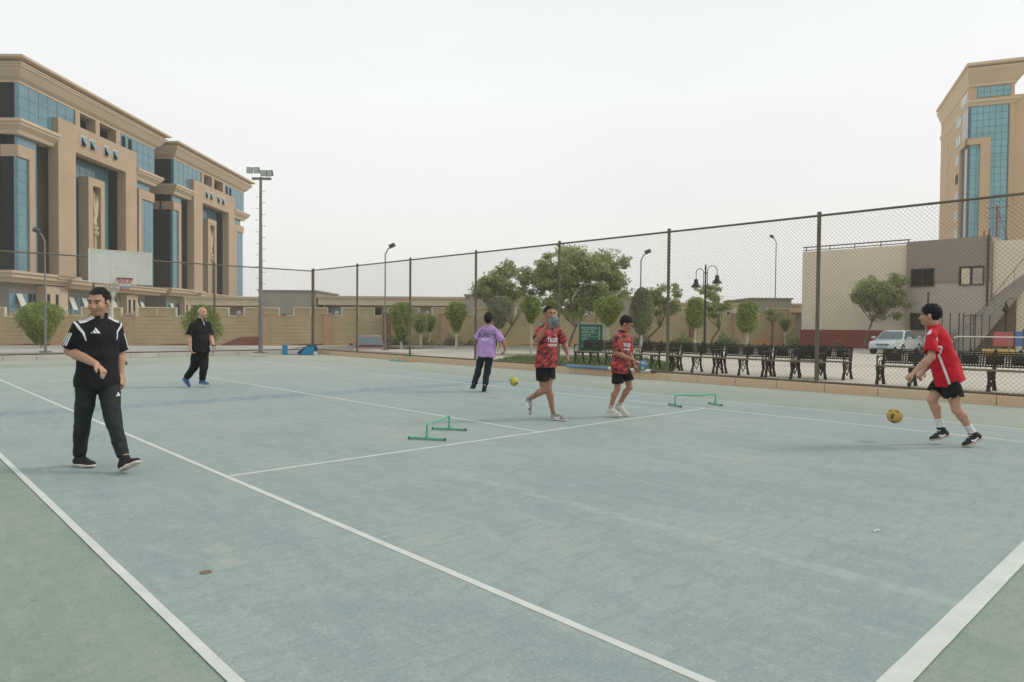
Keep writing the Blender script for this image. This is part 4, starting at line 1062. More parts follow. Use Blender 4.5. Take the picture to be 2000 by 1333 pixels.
def topiary(label, r, d, z0, z1, w, seed, mat, stems=2, lean=0.0, kind='cone', n=None):
    rs = np.random.RandomState(seed)
    t = thing('pruned_tree', label, 'tree', K(r, d, Z_OUT), YAW + seed, 'pruned round headed trees')
    H = z1 - z0; z0 -= Z_OUT
    def rad_at(q):               # q 0 bottom .. 1 top: inverted cone with a domed top
        if kind == 'cone': return w * np.where(q < .62, .16 + .84 * np.power(np.clip(q / .62, 0, 1), .8), np.sqrt(np.clip(1 - ((q - .62) / .40) ** 2.4, 0, 1)))
        if kind == 'drum': return w * np.where(q < .3, .45 + .55 * np.sin(np.clip(q / .3, 0, 1) * PI / 2), np.power(np.clip(1 - ((q - .3) / .72) ** 5, 0, 1), .5))
        return w * np.sqrt(np.clip(1 - (2 * q - 1) ** 2, 0, 1))
    n = n or int(3400 * max(.5, w * H / .9))
    q = rs.rand(n) ** .85; a = rs.rand(n) * 2 * PI
    bumps = 1 + .13 * np.sin(3 * a + seed) * np.sin(q * 7 + seed) + .09 * np.sin(7 * a + q * 11 + seed * 2) + .06 * np.sin(2 * a + seed * 1.7)
    rr = rad_at(q) * bumps * np.where(rs.rand(n) < .8, .80 + .32 * rs.rand(n), rs.rand(n))
    P = np.stack([rr * np.cos(a), rr * np.sin(a), z0 + q * H + rs.normal(size=n) * .02], 1)
    N = np.stack([np.cos(a), np.sin(a), (q - .45) * 1.6], 1); N /= np.linalg.norm(N, axis=1)[:, None]
    V, F = leaves(P, N, .095, rs)
    # twiggy core so the far side does not shine through
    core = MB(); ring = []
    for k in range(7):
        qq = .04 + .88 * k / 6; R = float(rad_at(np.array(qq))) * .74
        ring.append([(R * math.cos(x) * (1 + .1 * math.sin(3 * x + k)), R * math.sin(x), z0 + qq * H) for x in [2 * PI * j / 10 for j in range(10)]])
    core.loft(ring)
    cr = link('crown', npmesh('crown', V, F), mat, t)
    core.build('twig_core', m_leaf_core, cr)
    for k in range(stems):
        b = (k - (stems - 1) / 2) * .12
        MB().tube([(b * 1.6 + lean, 0, 0), (b * .9 + lean * .6, .02, z0 * .55), (b * .4, 0, z0 + .08 * H), (b * .2, 0, z0 + .35 * H)], [.055, .04, .035, .02], 7).build('stem', m_lime, t, True)
    return t
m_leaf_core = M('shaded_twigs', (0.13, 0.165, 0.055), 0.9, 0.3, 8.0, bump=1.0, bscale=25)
def big_tree(label, r, d, z0, z1, w, seed, trunk=(0, 0), n_cl=26, leaf=.15, per=260, mat=None, group='broad crowned street trees', fork=.5, core=.62):
    rs = np.random.RandomState(seed)
    t = thing('street_tree', label, 'tree', K(r, d, Z_OUT), YAW, group)
    z0 -= Z_OUT; z1 -= Z_OUT; H = z1 - z0; c = np.array([0, 0, z0 + H * .48])
    Ps, Ns, ends = [], [], []
    for k in range(n_cl):
        for _ in range(60):
            v = rs.uniform(-1, 1, 3)
            if .25 < np.linalg.norm(v) < 1: break
        v = v * np.array([1, .75, 1]); 
        cc = c + v * np.array([w * .88, w * .85, H * .45]) * (1 + .12 * rs.normal()); cs = (.13 + .26 * rs.rand() ** 1.7) * min(w, H) * core * 1.25 + .10
        m = int(per * (cs / .5) ** 1.6) + 40
        x = rs.normal(size=(m, 3)); x /= np.linalg.norm(x, axis=1)[:, None]
        rr = cs * (rs.rand(m) ** .45)[:, None] * np.array([1.15, 1.15, .78])
        lump = 1 + .4 * np.sin(x[:, 0:1] * 5 + k) * np.cos(x[:, 2:3] * 4 + k)
        Ps.append(cc + x * rr * lump); Ns.append(x); ends.append(cc)
    P = np.concatenate(Ps); N = np.concatenate(Ns)
    V, F = leaves(P, N, leaf, rs, flat=.45)
    link('crown', npmesh('crown', V, F), mat or m_leaf_b, t)
    fk = np.array([trunk[1] * .6, 0, z0 * fork + .3])
    MB().tube([(trunk[0], 0, 0), (trunk[0] * .6 + trunk[1] * .2, .03, fk[2] * .5), tuple(fk)], [.075, .058, .048], 8).build('trunk', m_bark, t, True)
    tips = sorted(ends, key=lambda e: -abs(e[0]))
    for e in tips[::max(1, n_cl // 7)]:
        mid = fk * .45 + e * .55 + np.array([0, 0, -.08 * H]) + rs.normal(size=3) * .06
        MB().tube([tuple(fk - np.array([0, 0, .05])), tuple(mid), tuple(e)], [.030, .018, .006], 6).build('limb', m_bark, t, True)
    return t
TOPI = [
 ('dense clipped tree at the far left, in front of the wall', -22.55, 33, 0.3, 2.28, 0.92, m_leaf_t, 3, 'cone'),
 ('leafy clipped tree right behind the bald man', -15.0, 33.5, 0.3, 2.24, 0.80, m_leaf_t, 3, 'ball'),
 ('small round tree left of the second fence post of the right side', -9.65, 42, 0.88, 1.82, 0.40, m_leaf_b, 1, 'ball'),
 ('full clipped tree just left of the third fence post of the right side', -5.75, 36, 0.5, 2.53, 0.60, m_leaf_t, 3, 'cone'),
 ('darker rounded shrub peeping out right of the third fence post', -5.3, 40, 0.94, 2.07, 0.40, m_leaf_b, 2, 'ball'),
 ('small vase shaped tree beside the maroon pilaster', -4.89, 41, 1.0, 1.94, 0.36, m_leaf_t, 1, 'cone'),
 ('vase shaped clipped tree left of the fence post by the boy in purple', -2.91, 36, 1.02, 2.61, 0.49, m_leaf_t, 2, 'cone'),
 ('slim clipped tree on a whitewashed stem near the boy with the grey ball', 0.75, 27.5, 1.50, 2.55, 0.37, m_leaf_t, 1, 'cone'),
 ('yellow green round headed tree above the notice board', 4.71, 34, 1.40, 2.86, 0.67, m_leaf_y, 2, 'cone'),
 ('yellow green clipped tree left against the lantern post', 9.42, 35.5, 1.33, 2.91, 0.47, m_leaf_y, 3, 'drum'),
 ('barrel shaped clipped tree right of the lantern post', 12.25, 36, 1.10, 2.74, 0.51, m_leaf_t, 2, 'drum'),
 ('small clipped tree between the lantern post and the barrel shaped tree', 11.35, 42, 1.45, 2.42, 0.45, m_leaf_b, 1, 'cone'),
 ('small vase shaped tree left of the beige building', 17.77, 45, 1.23, 2.03, 0.37, m_leaf_b, 1, 'cone'),
]
for i, (lab, r, d, z0, z1, w, mt, st_, kd) in enumerate(TOPI): topiary(lab, r, d, z0, z1, w, i + 11, mt, st_, kind=kd)
big_tree('broad loose crowned tree behind the boy in purple', -0.30, 38, 2.1, 5.05, 2.0, 3, (-.35, .5), 60, .14, 280, core=.44)
big_tree('largest broad tree with dense crown, centre of the view', 3.60, 37, 2.0, 5.95, 3.0, 4, (-.6, -.3), 120, .14, 300, core=.38)
big_tree('small loose tree left of the lantern post', 8.9, 41, 2.1, 4.05, 1.2, 5, (-1.2, -.2), 26, .14, 260)
big_tree('loose tree behind the lantern post, leaning pale stem', 12.0, 41, 1.9, 3.95, 1.05, 6, (-.3, .5), 26, .14, 260)
big_tree('flat topped little tree left of the tall street lamp', 16.19, 43, 1.75, 2.65, 0.72, 7, (0, 0), 12, .12, 110, fork=.8)
big_tree('spreading tree in front of the beige wall', 21.02, 39.5, 2.05, 4.72, 1.85, 9, (-.95, -.75), 54, .13, 300, fork=.72, core=.46)
topiary('shaggy upright evergreen right of the big tree', 6.28, 33.5, 1.0, 3.27, 0.55, 71, m_leaf_d, 2, kind='ball', n=4200)
topiary('drooping dull green vine mass behind the boy in purple', -0.58, 32.5, 1.25, 2.75, 0.60, 72, m_leaf_d, 2, kind='cone', n=4200)
# low shrubs along the foot of the wall
def shrub(label, r, d, h, w, seed):
    rs = np.random.RandomState(seed); n = int(900 * w * h / .4)
    x = rs.normal(size=(n, 3)); x[:, 2] = np.abs(x[:, 2]); x /= np.linalg.norm(x, axis=1)[:, None]
    P = x * (rs.rand(n) ** .5)[:, None] * np.array([w, w * .7, h]) * (1 + .25 * np.sin(6 * x[:, 0:1] + seed)); 
    V, F = leaves(P, x, .11, rs)
    t = thing('wall_shrub', label, 'shrub', K(r, d, Z_OUT), YAW, 'low shrubs at the foot of the wall')
    link('foliage', npmesh('foliage', V, F), m_leaf_d if seed % 2 else m_leaf_b, t)
    MB().tube([(0, 0, 0), (.02, 0, h * .5)], [.03, .015], 6).build('stem', m_bark, t)
SH = [('low grey green shrub right of the tall street lamp', -6.6, 40.5, .9, .75, 1), ('low shrub left of the small vase shaped tree', -5.0, 41.2, .7, .6, 2), ('low shrub by the maroon pilaster', -3.6, 41.6, .65, .7, 3),
      ('low shrub right of the vase shaped tree, at the wall foot', -2.2, 42.0, .75, .7, 4), ('dark low shrub at the wall foot, left of the purple shirt', -1.0, 42.3, .6, .6, 5),
      ('low shrub below the shaggy evergreen', 6.9, 44, .8, .8, 6), ('low shrub at the wall foot, left of the lantern post', 8.4, 44.6, .8, .9, 7), ('low shrub between the lantern post and the barrel tree', 11.2, 45, .9, .8, 8),
      ('low shrub right of the barrel shaped tree', 14.2, 46, .8, .9, 9), ('bushy low shrub against the left end of the beige building', 18.6, 45.4, .9, .8, 10), ('tiny shrub in front of the red base of the beige building', 19.6, 41.6, .55, .25, 11)]
for a in SH: shrub(*a)
JOINTS = {
 'man': ((-3.869, 6.555), dict(head=(-0.039, -0.02, 1.598), neck=(-0.046, 0.0, 1.463), chest=(-0.057, 0, 1.283), pelvis=(-0.081, 0.02, 0.878), shR=(-0.168, -0.11, 1.365), shL=(0.029, 0.13, 1.371), elR=(-0.279, -0.08, 1.143), wrR=(0.062, -0.24, 1.03), hdR=(0.162, -0.26, 0.957), elL=(0.016, 0.22, 1.105), wrL=(0.053, 0.18, 0.912), hdL=(0.085, 0.14, 0.83), hipR=(-0.148, -0.03, 0.837), hipL=(-0.019, 0.08, 0.829), knR=(-0.23, 0.02, 0.426), anR=(-0.326, 0.14, 0.108), heR=(-0.395, 0.17, 0.011), toR=(-0.148, 0.06, 0.021), knL=(0.124, -0.06, 0.45), anL=(0.254, -0.13, 0.164), heL=(0.225, -0.13, 0.015), toL=(0.491, -0.26, 0.144))),
 'bald': ((-6.843, 15.006), dict(head=(0.119, 0.0, 1.605), neck=(0.08, 0.0, 1.438), chest=(0.069, 0, 1.193), pelvis=(0.068, 0.0, 0.792), shR=(-0.031, -0.12, 1.337), shL=(0.167, 0.13, 1.349), elR=(-0.1, -0.14, 1.072), wrR=(-0.056, -0.2, 0.843), hdR=(-0.008, -0.22, 0.745), elL=(0.231, 0.15, 1.069), wrL=(0.349, 0.02, 0.872), hdL=(0.38, 0.0, 0.75), hipR=(0.033, -0.07, 0.772), hipL=(0.115, 0.07, 0.768), knR=(-0.066, 0.0, 0.423), anR=(-0.252, 0.05, 0.184), heR=(-0.35, 0.08, 0.147), toR=(-0.191, -0.02, 0.011), knL=(0.154, -0.02, 0.415), anL=(0.097, 0.02, 0.133), heL=(0.027, 0.04, 0.047), toL=(0.303, -0.08, 0.038))),
 'purple': ((-0.692, 14.526), dict(head=(0.193, 0.0, 1.522), neck=(0.183, 0.0, 1.403), chest=(0.174, 0, 1.199), pelvis=(0.145, 0, 0.811), shL=(0.049, 0.0, 1.295), shR=(0.335, 0.0, 1.297), elL=(-0.085, 0.02, 1.089), wrL=(-0.029, 0.22, 0.964), hdL=(0.033, 0.3, 0.952), elR=(0.509, -0.02, 1.041), wrR=(0.553, 0.06, 0.898), hdR=(0.52, 0.1, 0.821), hipL=(0.07, 0.0, 0.778), hipR=(0.22, 0.0, 0.779), knL=(-0.017, 0.05, 0.439), anL=(-0.09, -0.05, 0.166), heL=(-0.092, -0.1, 0.105), toL=(-0.146, 0.1, 0.054), knR=(0.175, -0.02, 0.403), anR=(0.132, -0.1, 0.15), heR=(0.135, -0.14, 0.047), toR=(0.105, 0.06, 0.006))),
 'grey_ball': ((0.527, 10.228), dict(head=(0.028, -0.04, 1.58), neck=(0.001, 0.0, 1.429), chest=(0.003, 0, 1.232), pelvis=(-0.024, 0, 0.89), shR=(-0.123, -0.1, 1.345), shL=(0.168, 0.1, 1.339), elR=(-0.163, -0.2, 1.197), wrR=(-0.037, -0.32, 1.399), hdR=(0.022, -0.3, 1.458), elL=(0.265, 0.14, 1.124), wrL=(0.308, 0.08, 0.988), hdL=(0.31, 0.06, 0.928), hipR=(-0.087, -0.05, 0.862), hipL=(0.04, 0.05, 0.858), knR=(-0.05, 0.0, 0.441), anR=(-0.258, 0.14, 0.31), heR=(-0.335, 0.16, 0.315), toR=(-0.288, 0.1, 0.13), knL=(0.017, -0.02, 0.474), anL=(0.096, 0.04, 0.102), heL=(0.064, 0.06, 0.008), toL=(0.239, -0.05, 0.009))),
 'blue_ball': ((1.615, 10.641), dict(head=(0.148, 0.0, 1.432), neck=(0.087, 0.0, 1.313), chest=(0.089, 0, 1.14), pelvis=(0.061, 0, 0.792), shR=(-0.027, -0.13, 1.22), shL=(0.211, 0.12, 1.202), elR=(-0.028, -0.16, 0.988), wrR=(0.198, -0.16, 0.904), hdR=(0.264, -0.14, 0.873), elL=(0.22, 0.16, 0.977), wrL=(0.286, 0.02, 0.793), hdL=(0.311, -0.02, 0.717), hipR=(0.005, -0.06, 0.756), hipL=(0.135, 0.06, 0.757), knR=(0.011, -0.05, 0.433), anR=(-0.096, 0.0, 0.118), heR=(-0.148, 0.02, 0.036), toR=(0.027, -0.08, 0.019), knL=(0.215, 0.04, 0.458), anL=(0.051, 0.14, 0.15), heL=(0.008, 0.17, 0.09), toL=(0.155, 0.08, 0.015))),
 'runner': ((5.369, 8.3), dict(head=(-0.362, 0.0, 1.558), neck=(-0.304, 0.0, 1.435), chest=(-0.238, 0, 1.214), pelvis=(-0.118, 0, 0.846), shL=(-0.429, -0.17, 1.308), shR=(-0.129, 0.17, 1.33), elL=(-0.478, -0.25, 1.07), wrL=(-0.642, -0.2, 0.886), hdL=(-0.684, -0.17, 0.841), elR=(-0.136, 0.22, 1.051), wrR=(-0.331, 0.14, 0.878), hdR=(-0.386, 0.12, 0.841), hipL=(-0.156, -0.09, 0.816), hipR=(-0.098, 0.09, 0.808), knR=(-0.248, 0.1, 0.531), anR=(-0.116, 0.12, 0.204), heR=(-0.013, 0.13, 0.084), toR=(-0.292, 0.06, 0.031), knL=(-0.075, -0.1, 0.439), anL=(0.147, -0.06, 0.172), heL=(0.272, -0.05, 0.091), toL=(-0.003, -0.1, -0.025))),
}
# ================================================================== people
# bodies and clothes are grown as smooth distance fields round posed skeletons, then meshed (surface nets)
def nets(D, lo, h):
    s = D < 0
    c = s[:-1, :-1, :-1].astype(np.int8)
    for dx, dy, dz in ((1,0,0),(0,1,0),(1,1,0),(0,0,1),(1,0,1),(0,1,1),(1,1,1)):
        c = c + s[dx:D.shape[0]-1+dx, dy:D.shape[1]-1+dy, dz:D.shape[2]-1+dz]
    act = (c > 0) & (c < 8)
    I = np.argwhere(act); idx = np.full(act.shape, -1, np.int32); idx[act] = np.arange(len(I))
    cor = [(0,0,0),(1,0,0),(0,1,0),(1,1,0),(0,0,1),(1,0,1),(0,1,1),(1,1,1)]
    val = [D[I[:,0]+a, I[:,1]+b, I[:,2]+cc] for a, b, cc in cor]
    acc = np.zeros((len(I), 3)); cnt = np.zeros(len(I))
    for a, b in ((0,1),(2,3),(4,5),(6,7),(0,2),(1,3),(4,6),(5,7),(0,4),(1,5),(2,6),(3,7)):
        va, vb = val[a], val[b]; mk = (va < 0) != (vb < 0)
        t = np.where(mk, va / np.where(mk, va - vb, 1), 0)[:, None]
        pa, pb = np.array(cor[a], float), np.array(cor[b], float)
        acc += np.where(mk[:, None], pa + t * (pb - pa), 0); cnt += mk
    V = np.asarray(lo) + (I + acc / cnt[:, None]) * h
    F = []
    for ax in range(3):
        sl0 = [slice(1, -1)] * 3; sl1 = [slice(1, -1)] * 3
        sl0[ax] = slice(0, -1); sl1[ax] = slice(1, None)
        a, b = s[tuple(sl0)], s[tuple(sl1)]; E = np.argwhere(a != b); flip = a[a != b]
        o = np.ones(3, int); o[ax] = 0; E = E + o
        u, v = [k for k in range(3) if k != ax]
        def at(du, dv):
            q = E.copy(); q[:, u] -= du; q[:, v] -= dv; return idx[q[:,0], q[:,1], q[:,2]]
        q = np.stack([at(1, 1), at(0, 1), at(0, 0), at(1, 0)], 1)
        if ax == 1: flip = ~flip
        q[~flip] = q[~flip][:, ::-1]
        F.append(q)
    F = np.concatenate(F); F = F[(F >= 0).all(1)]
    return V, F

def smin(a, b, k):
    if k <= 0: return np.minimum(a, b)
    hh = np.clip(k - np.abs(a - b), 0, None) / k
    return np.minimum(a, b) - hh * hh * k * .25
def nrm(v): v = np.asarray(v, float); return v / (np.linalg.norm(v) + 1e-9)

class Field:
    def __init__(s, h): s.h = h; s.items = []
    def cone(s, a, b, ra, rb, k=.02, flat=None, ff=1.0, op='add', cuts=()):
        s.items.append(('cone', np.asarray(a, float), np.asarray(b, float), ra, rb, k, flat, ff, op, cuts)); return s
    def ell(s, c, ax, r, k=.01, op='add', cuts=()):
        s.items.append(('ell', np.asarray(c, float), np.asarray(ax, float), np.asarray(r, float), None, k, None, 1, op, cuts)); return s
    def bounds(s):
        lo = np.full(3, 1e9); hi = -lo
        for it in s.items:
            if it[8] != 'add': continue
            l, h = s.bb(it); lo = np.minimum(lo, l); hi = np.maximum(hi, h)
        return lo - 3 * s.h, hi + 3 * s.h
    def bb(s, it):
        if it[0] == 'cone':
            r = max(it[3], it[4]); return np.minimum(it[1], it[2]) - r, np.maximum(it[1], it[2]) + r
        r = it[3].max(); return it[1] - r, it[1] + r
    def solve(s, wrinkle=None):
        h = s.h; lo, hi = s.bounds(); n = np.ceil((hi - lo) / h).astype(int) + 1
        D = np.full(n, .08, np.float32); ax = [lo[i] + np.arange(n[i]) * h for i in range(3)]
        for it in s.items:
            kind, A, B, ra, rb, k, flat, ff, op, cuts = it
            l, u = s.bb(it); m = max(k, 2 * h) + h
            i0 = np.clip(np.floor((l - m - lo) / h).astype(int), 0, n - 1); i1 = np.clip(np.ceil((u + m - lo) / h).astype(int) + 1, 1, n)
            if (i1 <= i0).any(): continue
            sl = tuple(slice(i0[j], i1[j]) for j in range(3))
            X = ax[0][sl[0]][:, None, None]; Y = ax[1][sl[1]][None, :, None]; Z = ax[2][sl[2]][None, None, :]
            if kind == 'cone':
                b = B - A; L2 = max(b @ b, 1e-9)
                px, py, pz = X - A[0], Y - A[1], Z - A[2]
                t = np.clip((px * b[0] + py * b[1] + pz * b[2]) / L2, 0, 1)
                qx, qy, qz = px - t * b[0], py - t * b[1], pz - t * b[2]
                if flat is not None:
                    cc = (qx * flat[0] + qy * flat[1] + qz * flat[2]) * (1 / ff - 1)
                    qx, qy, qz = qx + cc * flat[0], qy + cc * flat[1], qz + cc * flat[2]
                d = np.sqrt(qx * qx + qy * qy + qz * qz) - (ra + t * (rb - ra))
            else:
                px, py, pz = X - A[0], Y - A[1], Z - A[2]
                q = [(px * B[j][0] + py * B[j][1] + pz * B[j][2]) / ra[j] for j in range(3)]
                k0 = np.sqrt(q[0] ** 2 + q[1] ** 2 + q[2] ** 2)
                k1 = np.sqrt((q[0] / ra[0]) ** 2 + (q[1] / ra[1]) ** 2 + (q[2] / ra[2]) ** 2) + 1e-9
                d = k0 * (k0 - 1) / k1
            d0 = d
            for cut in cuts:
                o, nn = cut[0], cut[1]; pl = (X - o[0]) * nn[0] + (Y - o[1]) * nn[1] + (Z - o[2]) * nn[2]
                d = np.maximum(d, pl)
                if len(cut) > 2: d = np.maximum(d, -np.maximum(d0 + cut[2], -.045 - pl))       # hollow mouth of a sleeve or leg
            if op == 'add': D[sl] = smin(D[sl], d, k)
            elif op == 'sub': D[sl] = -smin(-D[sl], d, k)
        if wrinkle is not None:
            X = ax[0][:, None, None]; Y = ax[1][None, :, None]; Z = ax[2][None, None, :]
            D = D + wrinkle(X, Y, Z)
        D = D.astype(np.float32)
        D[0] = D[-1] = .05; D[:, 0] = D[:, -1] = .05; D[:, :, 0] = D[:, :, -1] = .05
        return nets(D, lo, h)
def folds(amp, seed, fz=26.0):
    r = np.random.RandomState(seed); p = r.rand(8) * 6.28
    def f(X, Y, Z):
        w = np.sin(9 * X + 7 * Y + p[0] + 1.3 * np.sin(5 * Z + p[1]))
        return amp * (np.sin(fz * Z + 11 * X + p[2] + 1.6 * w) * .55 + np.sin(.6 * fz * Z - 19 * X + 13 * Y + p[3] + 1.2 * w) * .45 + .5 * np.sin(31 * X + 27 * Y + 6 * Z + p[4]))
    return f

def fabric(name, col, rough=.85, var=.12, bump=.25): return M(name, col, rough, var, 14.0, bump=bump, bscale=220, crease=.6)
def tiger_mat():
    mt = bpy.data.materials.new('red_slashed_jersey'); mt.use_nodes = True
    n, l = mt.node_tree.nodes, mt.node_tree.links; b = n['Principled BSDF']; b.inputs['Roughness'].default_value = .7
    tc = n.new('ShaderNodeTexCoord'); mp = n.new('ShaderNodeMapping'); mp.inputs['Rotation'].default_value = (0, rad(-42), 0); mp.inputs['Scale'].default_value = (12, 15, 42)
    mp.vector_type = 'POINT'
    mr = n.new('ShaderNodeMapping'); mr.inputs['Rotation'].default_value = (0, rad(42), 0)
    mp.inputs['Rotation'].default_value = (0, 0, 0)
    l.new(tc.outputs['Object'], mr.inputs['Vector']); l.new(mr.outputs[0], mp.inputs['Vector'])
    nz = n.new('ShaderNodeTexNoise'); nz.inputs['Scale'].default_value = 1.0; nz.inputs['Detail'].default_value = 1.5; l.new(mp.outputs[0], nz.inputs['Vector'])
    rp = n.new('ShaderNodeValToRGB'); l.new(nz.outputs['Fac'], rp.inputs[0])
    e = rp.color_ramp.elements; e[0].position = .43; e[0].color = (.045, .018, .018, 1); e[1].position = .49; e[1].color = (.27, .022, .026, 1)
    x = rp.color_ramp.elements.new(.57); x.color = (.44, .04, .038, 1); x = rp.color_ramp.elements.new(.66); x.color = (.50, .075, .055, 1)
    l.new(rp.outputs[0], b.inputs['Base Color'])
    cr = n.new('ShaderNodeTexNoise'); cr.inputs['Scale'].default_value = 7; cr.inputs['Distortion'].default_value = .9; l.new(tc.outputs['Object'], cr.inputs['Vector'])
    bp = n.new('ShaderNodeBump'); bp.inputs['Strength'].default_value = .8; bp.inputs['Distance'].default_value = .06; l.new(cr.outputs['Fac'], bp.inputs['Height']); l.new(bp.outputs[0], b.inputs['Normal'])
    return mt
m_tiger = tiger_mat()
m_hair = M('black_hair', (.008, .0075, .007), .6, .4, 60, bump=.8, bscale=300)
m_wtrim = fabric('white_trim', (.68, .68, .70))
m_wlogo = M('white_print', (.72, .72, .74), .7, .05)

def ribbon(name, parent, bvh, pts, width, mat, off=.0025, n=16, taper=None):
    """a strip of trim laid on the cloth along guide points"""
    P = [Vector(p) for p in pts]; seg = [0]
    for a, b in zip(P[:-1], P[1:]): seg.append(seg[-1] + (b - a).length)
    rows = []; C = []
    for i in range(n + 1):
        s = seg[-1] * i / n; k = max(j for j in range(len(P)) if seg[j] <= s + 1e-9); k = min(k, len(P) - 2)
        q = P[k].lerp(P[k + 1], (s - seg[k]) / max(1e-9, seg[k + 1] - seg[k]))
        c, nn, _, _ = bvh.find_nearest(q); C.append((c, nn))
    for i, (c, nn) in enumerate(C):
        t = (C[min(i + 1, n)][0] - C[max(i - 1, 0)][0]).normalized(); sd = nn.cross(t).normalized()
        w = width * (taper(i / n) if taper else 1) / 2; r = []
        for k in (-1, 0, 1):
            cc, n2, _, _ = bvh.find_nearest(c + sd * w * k); r.append(tuple(cc + n2 * off))
        rows.append(r)
    return MB().loft(rows, cap=False, closed=False).build(name, mat, parent, True)
def text_faces(s, font=None):
    cu = bpy.data.curves.new('lettering', 'FONT'); cu.body = s; cu.align_x = 'CENTER'; cu.align_y = 'CENTER'; cu.resolution_u = 2; cu.offset = .022
    o = bpy.data.objects.new('lettering', cu); COL.objects.link(o)
    dg = bpy.context.evaluated_depsgraph_get(); me = o.evaluated_get(dg).to_mesh()
    v = [tuple(x.co) for x in me.vertices]; f = [tuple(p.vertices) for p in me.polygons]
    o.evaluated_get(dg).to_mesh_clear(); bpy.data.objects.remove(o); bpy.data.curves.remove(cu)
    return v, f
def printed(name, parent, bvh, shape, centre, right, upv, ray, size, mat, off=.003, sx=1.0):
    """a flat print (verts in 2-D units) projected along `ray` on to the cloth"""
    v, f = shape; c = Vector(centre); R = Vector(right).normalized(); U = Vector(upv).normalized(); d = Vector(ray).normalized()
    out = []
    for x, y, *_ in v:
        p = c + R * x * size * sx + U * y * size
        hit = bvh.ray_cast(p - d * .4, d, 1.2)
        q, nn = (hit[0], hit[1]) if hit[0] is not None else (p, -d)
        out.append(tuple(q - d * off))
    return stuff(MB().add(out, f).build(name, mat, parent)) if len(f) else None
def three_bars():
    v = []; f = []
    for k in range(3):
        x = -.5 + k * .36; h = .30 + .22 * k; o = len(v); w = .27; sl = h * .55
        v += [(x, -.35), (x + w, -.35), (x + w + .0 + .12, -.35), (x + .0, -.35 + h), ]
        v = v[:o] + [(x + .08 * k * 0, -.35), (x + w, -.35), (x + w - h * .42 + .1, -.35 + h), (x - h * .42 + .1, -.35 + h)]
        f.append((o, o + 1, o + 2, o + 3))
    return v, f
def triangle_bars():
    """three slanted bars cut to a triangle outline"""
    v = [(-.5, -.3), (-.28, -.3), (-.36, -.16), (-.44, -.2), (-.2, -.3), (.08, -.3), (-.12, .1), (-.28, .0), (.16, -.3), (.5, -.3), (.02, .42), (-.1, .22)]
    return v, [(0, 1, 2, 3), (4, 5, 6, 7), (8, 9, 10, 11)]

